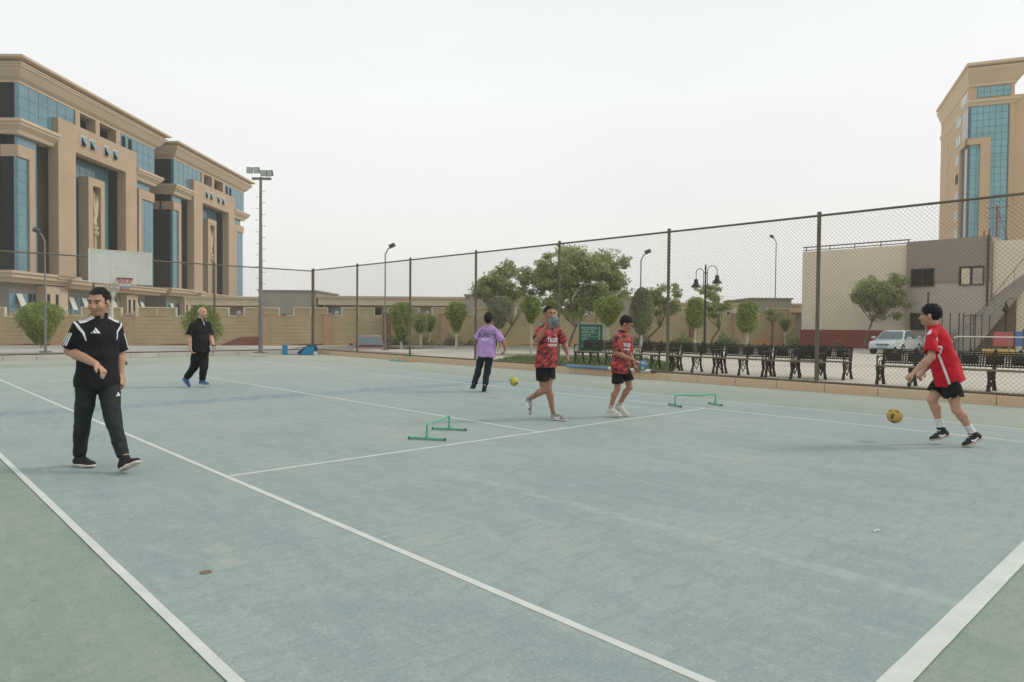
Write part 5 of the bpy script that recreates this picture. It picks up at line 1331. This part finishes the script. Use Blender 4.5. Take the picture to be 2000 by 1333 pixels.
def person(key, label, o):
    (r, d), J = JOINTS[key]
    root = thing('person', label, 'person', K(r, d, 0.004), YAW)
    J = {k: np.array(v, float) for k, v in J.items()}
    h = o.get('h', .008); b = o.get('build', 1.0); s = o.get('head', 1.0)
    up_ = nrm(J['neck'] - J['pelvis']); lf = J['shL'] - J['shR']; lf = nrm(lf - up_ * (lf @ up_)); fw = np.cross(lf, up_)
    hlf = J['hipL'] - J['hipR']; hlf = nrm(hlf - up_ * (hlf @ up_)); hfw = np.cross(hlf, up_)
    # head frame
    hf = nrm(o['look']); hu = nrm(np.array([0, 0, 1.0]) + np.array(o.get('tilt', (0, 0, 0)))); hu = nrm(hu - hf * (hu @ hf)); hl = np.cross(hu, hf)
    HC = J['head']; ax3 = np.array([hl, hf, hu])
    hp_ = lambda a, bb, c: HC + s * (hl * a + hf * bb + hu * c)
    # ------------------------------------------------ body (skin)
    B = Field(h)
    B.ell(hp_(0, -.012, .028), ax3, np.array([.074, .094, .088]) * s, .02)
    B.ell(hp_(0, .022, -.030), ax3, np.array([.061, .070, .078]) * s, .03)
    B.ell(hp_(0, .060, -.088), ax3, np.array([.026, .026, .020]) * s, .03)         # chin
    for a in (-1, 1):
        B.ell(hp_(a * .036, .062, -.022), ax3, np.array([.022, .022, .024]) * s, .02)   # cheek
        B.ell(hp_(a * .026, .077, .030), ax3, np.array([.026, .014, .010]) * s, .012)   # brow
        B.ell(hp_(a * .074, -.008, -.006), ax3, np.array([.011, .021, .032]) * s, .008)  # ear
        B.ell(hp_(a * .030, .096, .008), ax3, np.array([.016, .016, .010]) * s, .010, 'sub')  # eye socket
        B.ell(hp_(a * .030, .074, .008), ax3, np.array([.014, .013, .010]) * s, .004)
    B.cone(hp_(0, .082, .016), hp_(0, .100, -.026), .008 * s, .0125 * s, .010)      # nose
    B.ell(hp_(0, .092, -.030), ax3, np.array([.019, .012, .009]) * s, .008)
    B.ell(hp_(0, .080, -.058), ax3, np.array([.024, .010, .0065]) * s, .008)
    B.ell(hp_(0, .077, -.070), ax3, np.array([.021, .011, .007]) * s, .008)
    B.cone(J['neck'] - up_ * .05, hp_(0, -.018, -.045), .058 * b, .052 * s, .03)
    B.cone(J['pelvis'], J['chest'], .105 * b, .11 * b, .03, fw, .62)
    B.cone(J['chest'], J['neck'] - up_ * .08, .11 * b, .085 * b, .03, fw, .62)
    B.cone(J['shR'] * .9 + J['shL'] * .1 - up_ * .015, J['shL'] * .9 + J['shR'] * .1 - up_ * .015, .042 * b, .042 * b, .03)
    am = o.get('arm', 1.0) * b
    for sd in 'RL':
        sh, el, wr, hd = J['sh' + sd], J['el' + sd], J['wr' + sd], J['hd' + sd]
        B.cone(sh, el, .047 * am, .040 * am, .02); fa = wr - el
        B.cone(el, el + fa * .3, .040 * am, .043 * am, .02); B.cone(el + fa * .3, wr, .043 * am, .0265 * am, .02)
        # hand: palm, four fingers, thumb
        dv = nrm(hd - wr); pn = np.array(o['palm' + sd], float); pn = nrm(pn - dv * (pn @ dv)); lat = np.cross(dv, pn); hs = o.get('hand', 1.0)
        if o.get('thumb' + sd, 1) < 0: lat = -lat
        B.cone(wr, wr + dv * .045 * hs, .024 * hs, .033 * hs, .012, pn, .6)
        kn = wr + dv * .088 * hs
        B.cone(wr + dv * .045 * hs, kn, .034 * hs, .038 * hs, .012, pn, .42)
        c1, c2 = o.get('curl' + sd, (.35, .5))
        for i, (L, q) in enumerate(((.070, 1), (.080, 1), (.075, 1), (.058, 1))):
            base = kn - dv * .008 + lat * (1.5 - i) * .0205 * hs
            cu = c1 + .10 * i; d1 = nrm(dv * math.cos(cu) + pn * math.sin(cu) + lat * (1.5 - i) * .06); p1 = base + d1 * L * .52 * hs
            d2 = nrm(dv * math.cos(cu + c2) + pn * math.sin(cu + c2) + lat * (1.5 - i) * .03); p2 = p1 + d2 * L * .52 * hs
            B.cone(base, p1, .0098 * hs, .0090 * hs, .004); B.cone(p1, p2, .0090 * hs, .0078 * hs, .003)
        tb = wr + dv * .030 * hs + lat * .026 * hs
        t1 = tb + nrm(dv * .75 + lat * .65 + pn * .35) * .042 * hs
        B.cone(tb, t1, .0135 * hs, .0115 * hs, .010); B.cone(t1, t1 + nrm(dv * .9 + lat * .2 + pn * .4) * .032 * hs, .0112 * hs, .009 * hs, .004)
    lg = o.get('leg', 1.0)
    for sd in 'RL':
        hip, kn, an = J['hip' + sd], J['kn' + sd], J['an' + sd]
        sv = an - kn; bk = -hfw
        tv = kn - hip; bend = nrm(np.cross(np.cross(tv, sv), sv)) if np.linalg.norm(np.cross(nrm(tv), nrm(sv))) > .08 else bk
        if bend @ bk < 0: bend = -bend
        slim = .80 if o['bottom'] == 'trousers' else 1.0
        B.cone(hip, hip + tv * .55, .082 * lg * slim, .070 * lg * slim, .02); B.cone(hip + tv * .55, kn, .070 * lg * slim, .051 * lg * slim, .02)
        B.cone(kn, kn + sv * .30 + bend * .012, .050 * lg * slim, .054 * lg * slim, .02); B.cone(kn + sv * .30 + bend * .012, kn + sv * .7, .054 * lg * slim, .038 * lg * slim, .02)
        B.cone(kn + sv * .7, an, .038 * lg, .034 * lg, .02)
    V, F = B.solve()
    me = npmesh('body', V, F, True)
    # skin tints: brows, eyes, lips, stubble
    q = (V - HC) @ ax3.T / s; a, bb, c = np.abs(q[:, 0]), q[:, 1], q[:, 2]
    col = np.ones((len(V), 4), np.float32)
    def paint(mask, rgb): col[mask, :3] = rgb
    stub = (c < o.get('beard_top', -.034)) & (bb > -.01) & (c > -.13) & (np.linalg.norm(V - HC, axis=1) < .16 * s)
    if 'stubble' in o: paint(stub & ~((a < .012) & (c > -.05)), o['stubble'])
    if 'hair' in o:
        jit = .004 * np.sin(q[:, 0] * 700 + c * 300) + .003 * np.sin(bb * 900 + 2)
        near = np.linalg.norm(V - HC, axis=1) < .17 * s
        hl_ = np.where(bb > .03, .075 - .3 * np.clip(bb - .06, 0, 1) - .25 * np.clip(a - .045, 0, .03), np.where(bb > .0, np.where(a > .05, o.get('burn', -.012), .05), np.where(bb > -.03, .02, o.get('nape', -.06))))
        paint(near & (c + jit > hl_) & ~((a > .072) & (np.abs(bb + .008) < .026) & (np.abs(c + .006) < .034)), o.get('buzz', (.035, .045, .06)))
    paint((c > -.073) & (c < -.055) & (a < .022) & (bb > .06), (.78, .50, .46))
    ey = ((a - .030) / .0145) ** 2 + ((c - .008) / .0075) ** 2
    paint((ey < 1) & (bb > .05), (.75, .9, 1.0) if o.get('eyes', 1) else (.4, .4, .4)); paint((ey < 1) & (bb > .05) & (np.abs(a - .029) < .0065), (.06, .05, .05))
    paint((np.abs(c - .0185) < .003) & (a > .014) & (a < .047) & (bb > .04), (.35, .28, .25))
    paint((np.abs(c - .030 - .06 * (.03 - np.abs(a - .03))) < .0055) & (a > .011) & (a < .050) & (bb > .04), o.get('brow', (.10, .09, .08)))
    at = me.color_attributes.new('Col', 'FLOAT_COLOR', 'POINT'); at.data.foreach_set('color', col.ravel())
    sk = o['skin']
    body = link('body', me, M('skin_' + key, sk, .55, .10, 6.0, bump=.08, bscale=120, vcol=True, sub=.12), root)
    # ------------------------------------------------ hair
    if 'hair' in o:
        H = Field(h); th, front, low, side = o['hair']
        # sinks into the skull along the hairline, so there is no brim
        H.ell(hp_(0, -.028, .034), ax3, (np.array([.0735, .092, .087]) + np.array([th * .5, th * .8, th])) * s, .01)
        H.items[0] = H.items[0][:9] + ([(hp_(0, -.05, low), -nrm(hu - .55 * hf)), ],)
        for sgn in (-1, 1): H.ell(hp_(sgn * .088, .0, -.02), ax3, np.array([.026, .030, .04]) * s, .008, 'sub')      # round the ear
        rs = np.random.RandomState(5).rand(6) * 6
        fz = o.get('curl_hair', .0015)
        Vh, Fh = H.solve(lambda X, Y, Z: fz * (np.sin(160 * X + rs[0] + 3 * np.sin(90 * Z)) + np.sin(150 * Z + rs[1] + 3 * np.sin(80 * Y)) + np.sin(155 * Y + rs[2])))
        link('hair', npmesh('hair', Vh, Fh, True), m_hair, root)
    # ------------------------------------------------ shirt
    S = Field(h); lo = o.get('loose', 0.0); ch, pe, ne = J['chest'], J['pelvis'], J['neck']
    tw_ = o.get('torso', 1.0); hem = pe - up_ * o['hem']
    bel = o.get('belly', 0.0)
    mid = (pe + ch) / 2
    dp = o.get('depth', .66); hrr = o.get('hip_r', .084) * b + .020
    hemn = nrm(-up_ + np.array(o.get('hem_tilt', (0, 0, 0))))
    hc = [(hem, hemn)]
    S.cone(pe - up_ * (o['hem'] + .06), mid, (.176 + lo) * tw_, (.160 + lo * .7) * tw_, .03, fw, dp + .10, cuts=hc)
    S.cone(mid, ch, (.158 + lo * .7) * tw_, (.162 + lo * .3) * tw_, .03, fw, dp)
    S.cone(ch, ne - up_ * .085, (.162 + lo * .3) * tw_, .115 * tw_, .04, fw, dp)
    S.cone(J['hipR'] + up_ * .03, J['hipL'] + up_ * .03, hrr, hrr, .03, hfw, 1.05, cuts=hc)
    if bel: S.ell(mid + fw * bel * .6 - up_ * .03, np.array([lf, fw, up_]), np.array([.14 * tw_, .10 + bel, .18]), .06)
    bb_ = o.get('back', 0)
    if bb_: S.ell(ch - fw * bb_ + up_ * .02, np.array([lf, fw, up_]), np.array([.14, .09, .17]), .06)
    slv = o['sleeve']; sr = o.get('sleeve_r', (.064, .070))
    ends = {}
    for sd in 'RL':
        sh, el, wr = J['sh' + sd], J['el' + sd], J['wr' + sd]
        S.cone(sh - up_ * .004, ne - up_ * .045, .050 * b, .060 * b, .035)
        L = np.linalg.norm(el - sh); av = nrm(el - sh); e = sh + av * slv * L; ends[sd] = (e, av)
        S.cone(sh, sh + av * (slv * L + .05), sr[0] * am, sr[1] * am, .025, cuts=[(e, av, .012)])
    nk = nrm(hp_(0, -.018, -.05) - ne)
    nr_ = .060 * b
    S.cone(ne - nk * .01, ne + nk * .2, nr_ + .002, nr_ + .03, .006, op='sub')
    V, F = S.solve(folds(o.get('fold', .0055), len(key), 19.0))
    sme = npmesh('shirt', V, F, True); shirt = link('shirt', sme, o['shirt'], root)
    bvh = BVHTree.FromPolygons([tuple(v) for v in V], [tuple(f) for f in F])
    # collar
    C = Field(h * .8); cdir = nrm(nk - fw * .25)
    if o.get('collar') == 'polo':
        C.cone(ne - nk * .005, ne + nk * .045, nr_ + .014, nr_ + .008, .004, cuts=[(ne + nk * .045, nk), (ne - nk * .012, -nk)])
        C.cone(ne - nk * .05, ne + nk * .08, nr_ + .001, nr_ + .001, .002, op='sub')
        C.ell(ne + fw * .075 + nk * .03, np.array([lf, fw, up_]), np.array([.022, .06, .05]), .003, 'sub')
    else:
        C.cone(ne - nk * .012, ne + nk * .012, nr_ + .012, nr_ + .008, .004, cuts=[(ne + nk * .012, nk), (ne - nk * .014, -nk)])
        C.cone(ne - nk * .05, ne + nk * .08, nr_ - .001, nr_ - .001, .002, op='sub')
    Vc, Fc = C.solve(); link('collar', npmesh('collar', Vc, Fc, True), o.get('collar_mat', o['shirt']), shirt)
    # ------------------------------------------------ trousers or shorts
    T = Field(h); hr = o.get('hip_r', .084) * b
    T.cone(J['hipR'] + up_ * .02, J['hipL'] + up_ * .02, hr, hr, .03, hfw, .95)
    T.cone(pe, pe + up_ * .10, .14 * b * tw_, .13 * b * tw_, .03, fw, .72)
    bvt = None
    for sd in 'RL':
        hip, kn, an = J['hip' + sd], J['kn' + sd], J['an' + sd]; tv = kn - hip; sv = an - kn
        if o['bottom'] == 'trousers':
            w0, w1, w2 = o.get('trouser_r', (.098, .078, .062))
            T.cone(hip, hip + tv * .5, w0 * b, (w0 + w1) / 2 * b, .014); T.cone(hip + tv * .5, kn, (w0 + w1) / 2 * b, w1 * b, .012)
            T.cone(kn, kn + sv * .5, w1 * b, (w1 + w2) / 2 * b, .014); e = kn + sv * .97
            T.cone(kn + sv * .5, kn + sv * 1.03, (w1 + w2) / 2 * b, w2 * b, .012, cuts=[(e, nrm(sv))])
        else:
            fr = o['short'][0 if sd == 'R' else 1]; e = hip + tv * fr; w0, w1 = o.get('short_r', (.088, .104))
            T.cone(hip, hip + tv * (fr + .08), w0 * b, w1 * b, .014, cuts=[(e, nrm(tv), .014)])
    V, F = T.solve(folds(o.get('tfold', .006), len(key) + 3, 24.0))
    nm = 'trousers' if o['bottom'] == 'trousers' else 'shorts'
    trous = link(nm, npmesh(nm, V, F, True), o['bottom_mat'], root)
    bvt = BVHTree.FromPolygons([tuple(v) for v in V], [tuple(f) for f in F])
    # ------------------------------------------------ shoes, socks
    zmin = 9.0
    for sd in 'RL':
        he, to, an, kn = J['he' + sd], J['to' + sd], J['an' + sd], J['kn' + sd]
        L = o.get('foot', .27); dv = nrm(to - he); to = he + dv * L
        us = (an - he) - dv * ((an - he) @ dv); us = nrm(us)
        if 'sock' in o:
            k = Field(h); a1 = an + (kn - an) * o['sock']
            k.cone(an - us * .03 + dv * .0, a1, .043 * lg, .046 * lg, .01, cuts=[(a1, nrm(kn - an))]); Vk, Fk = k.solve(folds(.0015, 3, 60.))
            link('sock', npmesh('sock', Vk, Fk, True), o['sock_mat'], root)
        G = Field(h * .85); base = [(he + us * .020, -us)]
        G.cone(he + dv * .045 + us * .045, he + dv * .55 * L + us * .035, .040, .045, .02, us, .95, cuts=base)
        G.cone(he + dv * .55 * L + us * .035, to - dv * .045 + us * .026, .045, .041, .02, us, .78, cuts=base)
        G.cone(he + dv * .055 + us * .05, he * .15 + an * .85 + dv * .02 + us * .005, .043, .046, .025, cuts=[(an + us * .01, nrm(an - he - dv * .05))])
        G.cone(he + dv * .10 + us * .075, he + dv * .62 * L + us * .045, .032, .026, .02)
        Vs, Fs = G.solve(); sme2 = npmesh('shoe', Vs, Fs, True)
        shoe = link('shoe', sme2, o['shoe'], root)
        Q = Field(h * .85); slab = [(he + us * .002, -us), (he + us * .024, us)]
        Q.cone(he + dv * .045 + us * .015, he + dv * .55 * L + us * .015, .043, .047, .02, cuts=slab); Q.cone(he + dv * .55 * L + us * .015, to - dv * .043 + us * .015, .047, .042, .02, cuts=slab)
        Vs2, Fs2 = Q.solve(); zmin = min(zmin, float(Vs2[:, 2].min())); link('sole', npmesh('sole', Vs2, Fs2, True), o['sole'], shoe)
        bs = BVHTree.FromPolygons([tuple(v) for v in Vs], [tuple(f) for f in Fs]); sdv = np.cross(us, dv)
        for kk in range(3):
            c0 = he + dv * (.42 + .10 * kk) * L + us * .10
            ribbon('lace', shoe, bs, [c0 - sdv * .022, c0, c0 + sdv * .022], .007, o.get('lace', m_wlogo), .002, 4)
        if 'flash' in o:
            for sg in (-1, 1): ribbon('side_flash', shoe, bs, [he + dv * .3 * L + us * .04 + sdv * .08 * sg, he + dv * .5 * L + us * .035 + sdv * .08 * sg, he + dv * .66 * L + us * .06 + sdv * .06 * sg], .018, o['flash'], .002, 6)
    root.location.z = .0052 - zmin                     # soles rest on the paint
    return dict(root=root, J=J, up=up_, lf=lf, fw=fw, shirt=shirt, bvh=bvh, trous=trous, bvt=bvt, ends=ends, hp=hp_, hl=hl, hf=hf, hu=hu, HC=HC, s=s, hlf=hlf, hfw=hfw)
V3 = lambda v: Vector([float(x) for x in v])
# ---------------------------------------------------------------- man in the striped polo
blk = fabric('black_polo', (.010, .010, .013)); pants = fabric('charcoal_track_pants', (.020, .026, .027))
m_blackcloth = fabric('black_cotton', (.009, .009, .009))
m_shoe_b = M('black_shoe_mesh', (.018, .017, .016), .7, .3, 30, bump=.3, bscale=200); m_sole_w = M('cream_sole', (.58, .50, .42), .6); m_sole_t = M('tan_sole', (.36, .26, .2), .7)
P1 = person('man', 'man in black polo and track trousers with white stripes, walking', dict(
    h=.0055, head=1.10, look=(.06, -1, -.2), skin=(.44, .255, .17), stubble=(.80, .80, .82), hair=(.011, 0, -.05, 0), build=1.0, torso=1.04, hem=.075, sleeve=.86, sleeve_r=(.058, .076),
    shirt=blk, collar='polo', bottom='trousers', bottom_mat=pants, trouser_r=(.100, .070, .052), palmR=(.3, -.2, -1), thumbR=-1, curlR=(.35, .55), palmL=(-.8, .2, 0), thumbL=1, curlL=(.4, .6), hand=1.05, arm=1.12,
    shoe=m_shoe_b, sole=m_sole_w, lace=m_shoe_b, foot=.285, fold=.004, loose=.012))
J, u_, l_, f_ = P1['J'], P1['up'], P1['lf'], P1['fw']
for sd, sg in (('R', -1), ('L', 1)):
    sh = J['sh' + sd]; ne = J['neck']; e, av = P1['ends'][sd]; out = l_ * sg
    for k in (-1, 0, 1):                              # shoulder stripes
        ribbon('shoulder_stripe', P1['shirt'], P1['bvh'], [ne + out * .080 + u_ * .03 + f_ * (.055 + .024 * k), (sh + ne) / 2 + u_ * .06 + f_ * (.060 + .024 * k), sh + u_ * .055 + out * .02 + f_ * (.040 + .022 * k)], .012, m_wtrim)
    side = nrm(np.cross(av, f_)) * (1 if sg < 0 else -1); side = side if side @ out > 0 else -side
    for k in (-1, 0, 1):                              # sleeve stripes
        w = nrm(side + f_ * (.35 + .42 * k))
        ribbon('sleeve_stripe', P1['shirt'], P1['bvh'], [sh + av * .075 + w * .1, e - av * .006 + w * .1], .014, m_wtrim, n=12)
    ribbon('shoulder_panel', P1['shirt'], P1['bvh'], [sh + out * .05 + u_ * .06 - f_ * .02, sh + out * .05 + u_ * .04 + f_ * .05, sh + out * .02 + f_ * .12 - u_ * .03, sh - out * .005 + f_ * .14 - u_ * .12], .018, m_wtrim, n=18, taper=lambda t: .5 + .9 * math.sin(t * PI) * (1 - .3 * t))
printed('logo', P1['shirt'], P1['bvh'], triangle_bars(), J['chest'] - l_ * .062 + u_ * .055 + f_ * .2, l_, u_, -f_, .075, m_wlogo)
t_ = J['hipL'] * .75 + J['knL'] * .25
printed('logo', P1['trous'], P1['bvt'], triangle_bars(), t_ + f_ * .2 + l_ * .045, l_, u_, -f_, .055, m_wlogo)
tag(MB().tube([tuple(J['hdR'] + np.array([.03, -.03, -.05])), tuple(J['hdR'] + np.array([.095, -.03, -.062]))], .004, 6).build('pen', M('grey_pen', (.5, .5, .48), .4), P1['root']), 'x', 'x') if False else None

# ---------------------------------------------------------------- bald coach
P2 = person('bald', 'bald grey bearded man all in black with blue trainers', dict(
    head=1.0, look=(.95, -.22, -.02), skin=(.50, .285, .205), stubble=(.80, .98, 1.12), beard_top=-.048, build=1.1, torso=1.10, belly=.03, hem=.045, sleeve=.82, sleeve_r=(.058, .076), brow=(.5, .5, .5),
    shirt=fabric('black_tee', (.010, .010, .010)), collar='polo', bottom='trousers', bottom_mat=m_blackcloth, trouser_r=(.098, .080, .058), palmR=(1, .2, 0), thumbR=1, palmL=(-.6, -.4, 0), thumbL=-1, hand=1.05, arm=1.1,
    shoe=M('blue_trainer', (.035, .095, .22), .6), sole=M('grey_blue_sole', (.2, .25, .33), .6), lace=M('blue_lace', (.05, .11, .25), .7), foot=.28, loose=.012))
tag_pts = [P2['J']['neck'] + P2['fw'] * .08 - P2['up'] * .01 + P2['lf'] * .01, P2['J']['neck'] + P2['fw'] * .13 - P2['up'] * .09 + P2['lf'] * .04]
ribbon('lanyard', P2['root'], P2['bvh'], tag_pts, .016, M('pale_blue_lanyard', (.45, .58, .75), .6), .004)
w_ = P2['J']['wrL']; ad_ = nrm(P2['J']['hdL'] - w_)
MB().tube([tuple(w_ - ad_ * .03), tuple(w_ - ad_ * .005)], .036, 12).build('wristwatch', M('black_strap', (.015, .015, .015), .5), P2['root'], True)

# ---------------------------------------------------------------- boy in purple, from behind
lil = fabric('lilac_tee', (.43, .27, .53))
P3 = person('purple', 'boy in lilac printed tee and navy trousers, seen from behind', dict(
    head=1.0, look=(.12, 1, -.05), skin=(.38, .20, .13), hair=(.034, 0, -.075, 0), curl_hair=.004, build=.98, torso=1.02, hem=.075, sleeve=.88, sleeve_r=(.056, .080), loose=.03,
    shirt=lil, bottom='trousers', bottom_mat=fabric('navy_trousers', (.012, .017, .028)), trouser_r=(.090, .072, .062), palmR=(-1, 0, 0), thumbR=-1, palmL=(0, 0, -1), curlL=(.8, .9),
    shoe=M('dark_canvas_shoe', (.02, .022, .022), .8), sole=M('dark_sole', (.03, .03, .03), .8), lace=M('dark_sole', (.03, .03, .03)), foot=.26, fold=.007))
J = P3['J']; f_, l_, u_ = P3['fw'], P3['lf'], P3['up']; bk_ = -f_
m_bprint = M('black_print', (.025, .02, .03), .8); m_gprint = M('grey_print', (.16, .11, .19), .8)
c_ = (J['chest'] + J['neck']) / 2
printed('back_print', P3['shirt'], P3['bvh'], text_faces('SPECIAL'), c_ - u_ * .03 + bk_ * .2, -l_, u_, f_, .085, m_gprint)
printed('back_print', P3['shirt'], P3['bvh'], text_faces('SUPDTS'), c_ - u_ * .115 + bk_ * .2, -l_, u_, f_, .120, m_bprint, sx=.9)
printed('back_print', P3['shirt'], P3['bvh'], text_faces('ASY'), c_ - u_ * .205 + bk_ * .2 + l_ * .03, -l_, u_, f_, .09, m_wlogo)

# ---------------------------------------------------------------- boy with the grey ball before his face
m_redtrim = fabric('dark_red_collar', (.05, .012, .015))
shoe_bw = M('white_brown_trainer', (.50, .47, .44), .6, col2=(.16, .12, .10), scale=22); m_sole_d = M('brown_sole', (.16, .12, .1), .8); m_sole_wh = M('white_sole', (.62, .6, .56), .6)
P4 = person('grey_ball', 'boy in red slashed jersey holding a grey ball before his face', dict(
    head=1.0, look=(.45, -.9, -.05), skin=(.34, .175, .11), hair=(.009, 0, .0, 0), burn=.0, build=.95, torso=.95, hem=.10, sleeve=.80, sleeve_r=(.056, .078), loose=.018, leg=.93,
    shirt=m_tiger, collar_mat=m_redtrim, bottom='shorts', bottom_mat=m_blackcloth, short=(.62, .60), short_r=(.086, .106), palmR=(.75, -.2, .2), thumbR=-1, curlR=(.15, .45), palmL=(-1, .1, 0), thumbL=-1, curlL=(.3, .5),
    shoe=M('black_white_trainer', (.07, .05, .045), .6, col2=(.45, .42, .4), scale=18), sole=m_sole_wh, flash=m_wlogo, foot=.27, fold=.006))
J = P4['J']; f_, l_, u_ = P4['fw'], P4['lf'], P4['up']
printed('front_print', P4['shirt'], P4['bvh'], text_faces('TIGERS'), J['chest'] - u_ * .035 + f_ * .2 + l_ * .03, l_, u_, -f_, .088, m_wlogo, sx=.85)
printed('front_print', P4['shirt'], P4['bvh'], text_faces('ACADEMY'), J['chest'] - u_ * .105 + f_ * .2 + l_ * .03, l_, u_, -f_, .045, m_wlogo)
g4 = P4['root'].location
rz_ = Matrix.Rotation(YAW, 3, 'Z')
hb = V3(J['hdR']) + Vector((.05, -.045, .0))
ball('dusty grey green ball held up in front of the face', g4 + rz_ @ hb, .092, (.17, .18, .165), (.11, .12, .11), (.22, .225, .205), .8, seed=3)

# ---------------------------------------------------------------- boy bouncing the blue ball
P5 = person('blue_ball', 'boy in red slashed jersey looking down at a blue ball', dict(
    head=.98, look=(.86, -.42, -.50), skin=(.36, .18, .115), hair=(.017, 0, -.04, 0), build=.86, torso=.88, hem=.115, sleeve=.82, sleeve_r=(.058, .086), loose=.02, leg=.86, hand=.95,
    shirt=m_tiger, collar_mat=m_redtrim, bottom='shorts', bottom_mat=m_blackcloth, short=(.72, .66), short_r=(.088, .112), palmR=(.2, .1, -1), thumbR=-1, curlR=(.2, .3), palmL=(.4, -.9, .2), thumbL=1, curlL=(.3, .4),
    sock=.22, sock_mat=fabric('grey_sock', (.42, .40, .38)), shoe=M('off_white_trainer', (.50, .47, .42), .6, .15, 20), sole=m_sole_wh, foot=.25, fold=.006))
J = P5['J']; f_, l_, u_ = P5['fw'], P5['lf'], P5['up']
printed('front_print', P5['shirt'], P5['bvh'], text_faces('TIGERS'), J['chest'] - u_ * .03 + f_ * .2, l_, u_, -f_, .075, m_wlogo, sx=.85)
printed('front_print', P5['shirt'], P5['bvh'], text_faces('ACADEMY'), J['chest'] - u_ * .09 + f_ * .2, l_, u_, -f_, .038, m_wlogo)
for k in (-.008, .014):
    q = J['hdR'] + nrm(J['hdR'] - J['wrR']) * .035
    MB().tube([tuple(q + np.array([0, k * 1.4, .006])), tuple(q + np.array([.035, k * 1.6, -.012]))], .0115, 8).build('finger_tape', m_wtrim, P5['root'], True)
ball('blue ball with yellow patch in the air by the boy looking down', P5['root'].location + rz_ @ Vector((.385, -.08, .80)), .080, (.06, .16, .34), (.45, .42, .22), (.10, .26, .30), .6, seed=4)

# ---------------------------------------------------------------- boy running after the ball
red = fabric('plain_red_jersey', (.50, .008, .022)); shoe_bk = M('black_sneaker', (.02, .018, .018), .65)
P6 = person('runner', 'boy in plain red jersey with white side stripes, running', dict(
    head=1.03, look=(-.80, .58, -.10), skin=(.47, .265, .18), stubble=(.9, .86, .85), hair=(.021, 0, -.06, 0), curl_hair=.003, build=1.0, torso=1.03, back=.035, hem=.10, sleeve=.80, sleeve_r=(.060, .086), loose=.02, depth=.72,
    shirt=red, collar_mat=red, bottom='shorts', bottom_mat=m_blackcloth, short=(.70, .62), short_r=(.092, .112), palmL=(.3, .3, -1), thumbL=1, curlL=(.5, .9), palmR=(.3, .2, -1), curlR=(.6, 1.0), leg=1.0, hip_r=.092,
    sock=.34, sock_mat=fabric('white_sock', (.70, .68, .70)), shoe=shoe_bk, sole=M('gum_sole', (.42, .33, .27), .7), flash=m_wlogo, foot=.275, fold=.006))
J = P6['J']; f_, l_, u_ = P6['fw'], P6['lf'], P6['up']
for sd, sg in (('L', 1), ('R', -1)):
    sh, pe, ch = J['sh' + sd], J['pelvis'], J['chest']; out = l_ * sg; e, av = P6['ends'][sd]
    ribbon('side_stripe', P6['shirt'], P6['bvh'], [sh - f_ * .06 - u_ * .02 + out * .04, sh - f_ * .085 - u_ * .12 + out * .02, ch - f_ * .06 + out * .2 - u_ * .02, ch - f_ * .02 + out * .2 - u_ * .08], .022, m_wtrim, n=18)
    ribbon('side_stripe', P6['shirt'], P6['bvh'], [ch - f_ * .0 + out * .22 - u_ * .08, (ch + pe) / 2 - f_ * .01 + out * .22, pe - u_ * .095 - f_ * .03 + out * .22], .026, m_wtrim, n=18)
    for k in (-1, 0, 1):
        ribbon('shoulder_stripe', P6['shirt'], P6['bvh'], [sh * .75 + J['neck'] * .25 + u_ * .1 + f_ * (.02 + .024 * k), sh + u_ * .06 + out * .07 + f_ * (.02 + .024 * k)], .012, m_wtrim)
pe = J['pelvis']
ribbon('hem_trim', P6['shirt'], P6['bvh'], [pe - u_ * .094 + l_ * .2 - f_ * .03, pe - u_ * .094 + l_ * .12 - f_ * .14, pe - u_ * .094 - f_ * .18, pe - u_ * .094 - l_ * .15 - f_ * .12], .012, m_wtrim, n=20)
gl = MB(); hp_ = P6['hp']
for a in (-1, 1):
    gl.tube([tuple(hp_(a * .075, .0, .012)), tuple(hp_(a * .070, .085, .012)), tuple(hp_(a * .055, .102, .014))], .0025, 5)
    ring = [tuple(hp_(a * .032 + .024 * math.cos(t), .106 - .01 * abs(math.cos(t)), .006 + .018 * math.sin(t))) for t in [2 * PI * k / 14 for k in range(15)]]
    gl.tube(ring, .002, 5)
gl.build('spectacles', M('dark_spectacle_frame', (.03, .03, .035), .4), P6['root'])
th = J['hipL'] * .45 + J['knL'] * .55
printed('logo', P6['trous'], P6['bvt'], ([(-.5, -.12), (-.1, -.2), (.5, .2), (-.1, -.02)], [(0, 1, 2, 3)]), th + l_ * .2 + f_ * .02, -f_, u_, -l_, .05, m_wlogo)
# ================================================================== dusty air
hm = bpy.data.materials.new('dusty_air'); hm.use_nodes = True
hm.node_tree.nodes.clear()
ho = hm.node_tree.nodes.new('ShaderNodeOutputMaterial'); hv = hm.node_tree.nodes.new('ShaderNodeVolumePrincipled')
hv.inputs['Color'].default_value = (.97, .96, .93, 1); hv.inputs['Density'].default_value = 0.0006; hv.inputs['Anisotropy'].default_value = 0.2
hm.node_tree.links.new(hv.outputs[0], ho.inputs['Volume'])
hz_o = MB().box(-425, 425, -425, 425, -1.7, 52).build('haze', hm)
stuff(hz_o); hz_o['label'] = 'thin dusty air over the whole campus'
